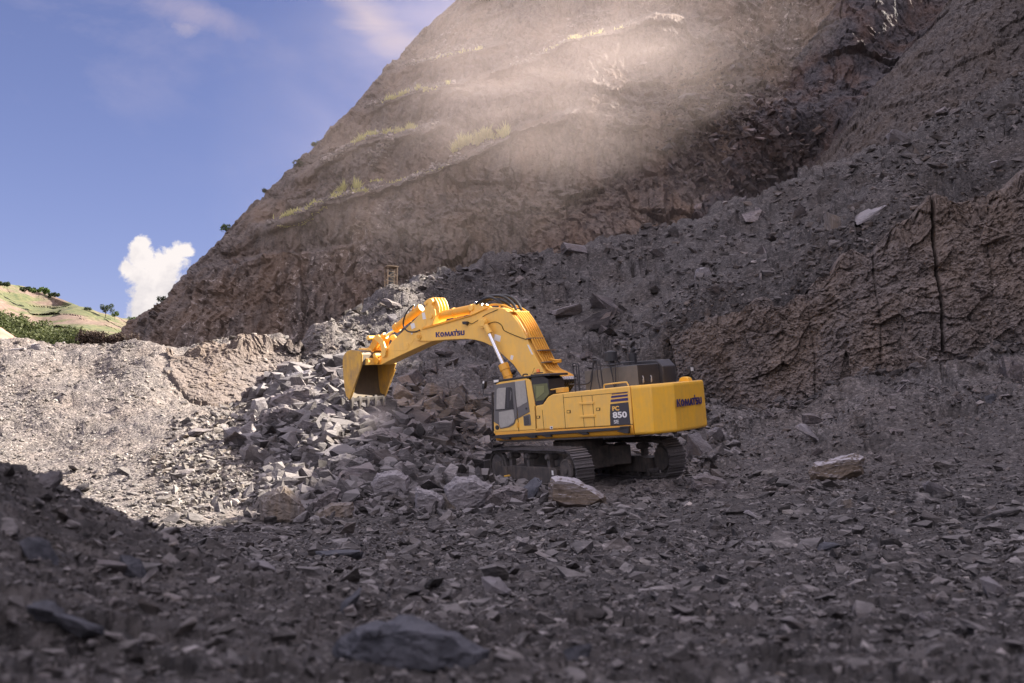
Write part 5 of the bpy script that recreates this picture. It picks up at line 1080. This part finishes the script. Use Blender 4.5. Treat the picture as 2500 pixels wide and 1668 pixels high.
outlined([(1020, 1082), (1030, 1045), (1060, 1038), (1072, 1070), (1055, 1088)], 'upright pale block standing below the bucket teeth', M_heap, .8, 35)
outlined([(860, 1120), (870, 1095), (905, 1080), (930, 1100), (925, 1128), (885, 1135)], 'angular block behind the rounded pale boulder', M_heap, .8, 37)

# ================================================================== VEGETATION, DRILL MAST, DUST
def leaf_mat(name, a, b_, trans=.35):
    m, gg, b, o = new_mat(name); geo = gg.n('ShaderNodeNewGeometry')
    c = gg.mix(geo.outputs['Random Per Island'], a, b_); hook(gg, b, 'Base Color', c); hook(gg, b, 'Roughness', .7)
    tr = gg.n('ShaderNodeBsdfTranslucent', ins={0: c}); mx = gg.n('ShaderNodeMixShader', ins={0: trans, 1: b.outputs[0], 2: tr.outputs[0]}); gg.nt.links.new(mx.outputs[0], o.inputs[0]); return m
M_grass = leaf_mat('dry ledge grass', (.44, .44, .15), (.66, .60, .28), .5)
M_leaf = leaf_mat('green leaves', (.035, .065, .014), (.085, .13, .03))
M_dleaf = leaf_mat('dark leaves', (.018, .032, .014), (.05, .07, .025))
M_bark = simple('bark', (.07, .05, .035), .9)
def blades(name, base, h, wd, mat, label, seed, n_per=1, lean=.35):
    r = np.random.default_rng(seed); n = len(base); a = r.uniform(0, 6.28, n); hh_ = .72*h*r.uniform(.15, 1.25, n)*(.45+.75*np.clip(.5+.9*vn(base*1.1, seed), 0, 1)); dx = np.stack([np.cos(a), np.sin(a), 0*a], -1)*wd
    tip = base+np.stack([r.normal(0, lean, n), r.normal(0, lean, n), np.ones(n)], -1)*hh_[:, None]; mid = (base+tip)/2+np.stack([r.normal(0, .05, n), r.normal(0, .05, n), .08*hh_], -1)
    V = np.stack([base-dx, base+dx, mid+dx*.7, mid-dx*.7, tip], 1).reshape(-1, 3); i = np.arange(n)[:, None]*5
    T = np.concatenate([i+[0, 1, 2], i+[0, 2, 3], i+[3, 2, 4]], 0); o = mesh_np(name, V, T, mat); tag(o, label, kind='stuff'); return o
MG = flat.reshape(NMV, NMU+nW, 3)
def on_mtn(px, py):
    """the cliff surface nearest to surveyed direction (px, py)"""
    j = np.abs(PYm[:, 0][None]-np.asarray(py)[:, None]).argmin(1); s0 = sil(PYm[j, 0]); i = np.clip(((px-s0)/(2900-s0)*(NMU-1)).round().astype(int), 0, NMU-1)+nW; return MG[j, i]
gpos = []; r = np.random.default_rng(40)
for (xs, ys, x0, x1, n, h, spread) in (([650, 740, 800, 850, 880], [540, 512, 488, 474, 466], 665, 900, 1500, 1.0, 5), ([790, 820, 850, 875], [482, 470, 462, 460], 790, 880, 1100, 2.0, 3), ([850, 900, 950, 1010, 1060], [352, 335, 322, 318, 310], 858, 1020, 2200, 1.4, 4), ([920, 1000, 1050, 1110], [256, 228, 220, 214], 925, 1100, 1700, 1.1, 3), ([1040, 1130, 1180, 1230, 1260], [412, 375, 350, 335, 322], 1110, 1240, 2600, 2.0, 5), ([1000, 1060, 1120, 1180], [158, 148, 136, 124], 1010, 1180, 500, .8, 3), ([1300, 1400, 1500, 1560], [146, 100, 76, 50], 1330, 1520, 500, .8, 3), ([960, 1080, 1110], [445, 415, 402], 900, 1110, 400, .6, 5), ([700, 800], [545, 510], 655, 800, 400, .5, 8)):
    px = r.uniform(x0, x1, n); cl = np.sin(px*.11+x0)*.5+.5+r.normal(0, .3, n); px = px[cl > .25]; py = np.interp(px, xs, ys)+3.5-r.uniform(0, min(spread, 3), len(px)); q = on_mtn(px, py)
    gpos.append((q, h))
lx = [([650, 740, 800, 865, 900, 1000, 1100, 1230], [545, 512, 488, 470, 462, 440, 405, 340], 2600), ([780, 870, 930, 1010, 1070], [395, 347, 328, 322, 300], 1500), ([880, 930, 1000, 1050, 1110], [268, 248, 226, 218, 207], 1500), ([990, 1060, 1130, 1190], [160, 148, 130, 115], 800), ([1200, 1300, 1400, 1540], [180, 145, 100, 60], 900)]
sp = []
for xs, ys, n in lx:
    px = r.uniform(xs[0], xs[-1], n); keep = np.sin(px*.07)+np.sin(px*.023+2)+r.normal(0, .4, n) > -.3; px = px[keep]; sp.append(on_mtn(px, np.interp(px, xs, ys)+4-np.abs(r.normal(0, 5, len(px)))))
px = r.uniform(900, 960, 500); sp.append(on_mtn(px, 330+(960-px)*1.1+r.normal(0, 10, 500)))
sp = np.concatenate(sp); sp[:, 1] -= .35
r2 = np.random.default_rng(88); px = np.concatenate([r2.normal(1750, 95, 1500), r2.normal(1850, 120, 900)]); py = np.concatenate([r2.normal(250, 85, 1500), r2.normal(400, 60, 900)]); kp = (px < 1960+(430-py)*.79+20) & (py > 10); q = on_mtn(px[kp], py[kp]); q[:, 1] -= .4
M_gul = rock_mat('gully blocks', dark=(.035, .030, .032), mid=(.085, .073, .072), light=(.17, .15, .145), warm=(.17, .105, .07), island=True, scale=1.0, bump=.5, dust=.3, warm_amt=.4)
scatter('gully_blocks', q, psize(len(q), .12, 1.2, 1.7, 79), .6, M_gul, .1, 'rust brown and grey blocks tumbled down the gully', 79)
M_lr = rock_mat('lit ledge rubble', dark=(.12, .10, .09), mid=(.24, .21, .19), light=(.36, .32, .29), warm=(.26, .2, .15), island=True, scale=2, bump=.3, dust=.3)  # light stone colour paints sunlit rims along the ledges
scatter('lit_ledge_rubble', sp, psize(len(sp), .12, .55, 1.6, 77), .6, M_lr, .1, 'broken stones coloured as if sunlit lying along the cliff ledges', 78)
for i, (q, h) in enumerate(gpos):
    q = q.copy(); q[:, 1] -= .3; q = q[vn(q*.55, i+200) > -.25]
    blades('ledge_grass', q, h, .07, M_grass, 'tufts of dry yellow grass along a cliff ledge', 50+i)
def clump(parent, name, blobs, n, size, mat, seed):
    r = np.random.default_rng(seed); bl = np.array(blobs, float); wt = bl[:, 3]**2; k = r.choice(len(bl), n, p=wt/wt.sum()); d = r.normal(0, 1, (n, 3)); d /= np.linalg.norm(d, axis=1, keepdims=True)
    c = bl[k, :3]+d*bl[k, 3:4]*(r.uniform(.45, 1.05, (n, 1))); a = r.normal(0, 1, (n, 3)); a /= np.linalg.norm(a, axis=1, keepdims=True); b = np.cross(a, r.normal(0, 1, (n, 3))); b /= np.linalg.norm(b, axis=1, keepdims=True)
    s = size*r.uniform(.5, 1.3, (n, 1)); V = np.stack([c-a*s, c+b*s*.6, c+a*s, c-b*s*.6], 1).reshape(-1, 3); return mesh_np(name, V, np.arange(n*4).reshape(n, 4), mat, parent)
def tree(name, px, py, Y, hpx, wpx, label, mat, seed, cat='tree', group=None, trunk=True, flatc=.6):
    b0 = P(px, py, Y); s = Y/F_; h = hpx*s; wd = wpx*s; r = random.Random(seed); e = link(bpy.data.objects.new(name, None)); e.location = b0; e.empty_display_size = h; tag(e, label, cat, group)
    z0 = .45*h if trunk else .3*h; bl = [(r.uniform(-.5, .5)*wd*.75, r.uniform(-.5, .5)*wd*.6, z0+r.uniform(0, .45)*h, r.uniform(.13, .26)*wd) for _ in range(9)]
    bl = [(x, y, z, min(rr, h*.3)) for x, y, z, rr in bl]
    clump(e, 'crown', bl, 900, .045*max(h, wd), mat, seed)
    mb = MB(); mb.tube([(0, 0, -.3), (0.02*h, 0, .3*h), (.0, 0, .62*h)], .035*h, 6, .015*h)
    for x, y, z, rr in bl[:4]: mb.tube([(0, 0, .3*h), (x, y, z)], .016*h, 5, .006*h)
    mb.build('trunk', M_bark, e, 0)
for i, a in enumerate([
 (10, 702, 250, 15, 40, 'dark spreading tree at the far left end of the hilltop', M_dleaf), (60, 713, 250, 15, 56, 'flat topped dark tree beside the leftmost hilltop tree', M_dleaf), (95, 722, 248, 17, 54, 'broad green tree in the middle of the hilltop row', M_leaf), (130, 729, 246, 13, 44, 'low green tree at the right end of the hilltop row', M_dleaf),
 (215, 765, 240, 14, 26, 'small dark tree left of the blue green tree', M_dleaf), (257, 776, 240, 34, 36, 'tall blue green tree standing on the right shoulder of the hill', M_dleaf), (280, 778, 240, 16, 26, 'small rounded tree right of the tall hillside tree', M_leaf), (325, 790, 236, 16, 22, 'small tree where the hill meets the mountain', M_leaf)]):
    tree('hill_tree', *a, 300+i)
for i, (px, py, w_, lab) in enumerate([(395, 742, 26, 'dark shrub on the lowest part of the mountain skyline'), (545, 560, 30, 'shrub on the skyline above the lowest ledge'), (727, 402, 32, 'green shrub on the steep mountain skyline'), (768, 355, 22, 'dark bush highest on the mountain skyline'), (640, 462, 22, 'shrub between two bare stretches of the skyline')]):
    q = on_mtn(np.array([px]), np.array([py]))[0]; s = q[1]/F_; e = link(bpy.data.objects.new('shrub', None)); e.location = q; tag(e, lab, 'shrub'); r = random.Random(i); h = w_*s*.6
    clump(e, 'crown', [(r.uniform(-.4, .4)*w_*s, r.uniform(-.3, .3)*w_*s, h*r.uniform(.3, .8), h*.45) for _ in range(5)], 260, .10*h+.05, M_leaf if i % 2 else M_dleaf, 400+i)
    mb = MB(); mb.tube([(0, 0, -.5), (0, 0, h*.6)], .05*h+.02, 5); mb.build('stem', M_bark, e, 0)
# green thicket at the foot of the far hill
bl = []; r = random.Random(5)
for k in range(150):
    t = r.random(); px = -60+290*t; top = np.interp(px, [-60, 0, 60, 120, 180, 235], [760, 772, 778, 800, 818, 832]); py = top+r.uniform(.0, 1)*(850-top); q = P(px, py+6, 95+12*(850-py)/80.); bl.append((*q, r.uniform(.6, 1.3)))
th_ = clump(None, 'thicket', bl, 26000, .16, leaf_mat('thicket leaves', (.045, .062, .018), (.115, .13, .045)), 8); tag(th_, 'dense bright green bushes covering the foot of the far hill', kind='stuff')
bl = []
for k in range(40):
    px = r.uniform(200, 330); q = P(px, r.uniform(822, 850), 90); bl.append((*q, r.uniform(.4, .8)))
th2 = clump(None, 'dry_brush', bl, 5000, .13, leaf_mat('dry brush', (.05, .035, .03), (.12, .085, .06)), 9); tag(th2, 'brown dry brush in the gap between hill and mountain', kind='stuff')
# lattice mast of a drill rig rising behind the talus crest
e = link(bpy.data.objects.new('drill_mast', None)); b0 = P(953, 760, 72); e.location = b0; e.rotation_euler = (0, 0, rad(25)); tag(e, 'rusty steel lattice mast of a drill rig standing behind the rubble crest', 'drill mast')
H_ = 110*72/F_; wd = .36
mb = MB()
for x in (-wd, wd):
    for y in (-wd, wd): mb.box(x-.035, x+.035, y-.035, y+.035, 0, H_)
mb.build('mast_post', Mrust, e, 0)
mb = MB(); nb = 9
for k in range(nb):
    z0, z1 = H_*k/nb, H_*(k+1)/nb
    for a, b in (((-wd, -wd), (wd, -wd)), ((wd, -wd), (wd, wd)), ((wd, wd), (-wd, wd)), ((-wd, wd), (-wd, -wd))):
        p0, p1 = (a, b) if k % 2 else (b, a); mb.tube([(*p0, z0), (*p1, z1)], .025, 5); mb.tube([(*a, z1), (*b, z1)], .022, 5)
mb.build('lattice_bracing', Mrust, e, 0)
mb = MB(); mb.box(-.12, .18, -.1, .2, 0, H_*.92); mb.build('drill_feed', Mblk, e, .01)
mb = MB(); mb.box(-wd-.08, wd+.08, -wd-.08, wd+.08, H_, H_+.07); mb.build('mast_head', Mrust, e, .01)
mb = MB(); mb.tube([(-wd, 0, H_*.33), (-wd-.75, 0, H_*.36)], .03, 6); mb.build('pipe_arm', Mrust, e, 0)

# ---- dust thrown up against the cliff, lit by the sun: one closed volume
def volume_box(name, lo, hi, mk, label):
    mb = MB(); mb.box(lo[0], hi[0], lo[1], hi[1], lo[2], hi[2]); m = bpy.data.materials.new(name); m.use_nodes = True; m.node_tree.nodes.clear(); gg = NG(m.node_tree)
    v = mk(gg); gg.n('ShaderNodeOutputMaterial', ins={'Volume': v}); o = mb.build(name, m, None, 0); tag(o, label, kind='stuff'); return o
def dust(gg):
    t = gg.n('ShaderNodeTexCoord').outputs['Object']
    tot = None
    for (c, rx, rz, ry, k) in DUST:
        d = gg.n('ShaderNodeVectorMath', operation='SUBTRACT', ins={0: t, 1: tuple(c)}).outputs[0]
        d = gg.n('ShaderNodeMapping', ins={'Vector': d, 'Scale': (1/rx, 1/ry, 1/rz)}).outputs[0]
        l = gg.n('ShaderNodeVectorMath', operation='LENGTH', ins={0: d}).outputs['Value']
        f = gg.math('MULTIPLY', gg.math('SUBTRACT', 1.0, l, clamp=True), k); tot = f if tot is None else gg.math('ADD', tot, f)
    n = gg.noise(gg.n('ShaderNodeMapping', ins={'Vector': t, 'Rotation': (0, rad(35), 0), 'Scale': (.6, 1, 1.3)}).outputs[0], .075, 5, .58, .6)
    dens = gg.math('MULTIPLY', gg.math('MULTIPLY', tot, gg.ramp(n, [(.34, .06), (.52, .85), (.68, 2.5)])), DK)
    return gg.n('ShaderNodeVolumePrincipled', ins={'Color': (.94, .81, .75, 1), 'Density': dens, 'Anisotropy': .05}).outputs[0]
DK = .018
DUST = [(P(1400, 225, 104), 20, 9.5, 14, 1.5), (P(1230, 235, 106), 16, 9, 12, .9), (P(1620, 0, 108), 22, 16, 14, .75), (P(1150, 100, 110), 18, 18, 14, .35), (P(1400, 50, 112), 22, 15, 14, .55), (P(950, 330, 108), 24, 22, 12, .30), (P(1450, 470, 98), 28, 12, 10, .20), (P(1700, 480, 94), 18, 8, 8, .12)]
volume_box('dust_cloud', (-34, 84, 14), (46, 118, 78), dust, 'warm sunlit dust cloud drifting across the upper cliff')
def puff(gg):
    t = gg.n('ShaderNodeTexCoord').outputs['Object']; c = P(925, 1020, 33.6)
    d = gg.n('ShaderNodeVectorMath', operation='SUBTRACT', ins={0: t, 1: tuple(c)}).outputs[0]; l = gg.n('ShaderNodeVectorMath', operation='LENGTH', ins={0: gg.n('ShaderNodeMapping', ins={'Vector': d, 'Scale': (1/.9, 1/.8, 1/.7)}).outputs[0]}).outputs['Value']
    f = gg.math('SUBTRACT', 1.0, l, clamp=True); n = gg.noise(t, 1.6, 4, .6, .5)
    return gg.n('ShaderNodeVolumePrincipled', ins={'Color': (.9, .82, .8, 1), 'Density': gg.math('MULTIPLY', gg.math('MULTIPLY', f, gg.ramp(n, [(.4, 0.0), (.7, 1.0)])), .9)}).outputs[0]
c = P(925, 1020, 33.6); volume_box('dust_puff', c-[.95, .85, .75], c+[.95, .85, .75], puff, 'small puff of dust below the bucket teeth')
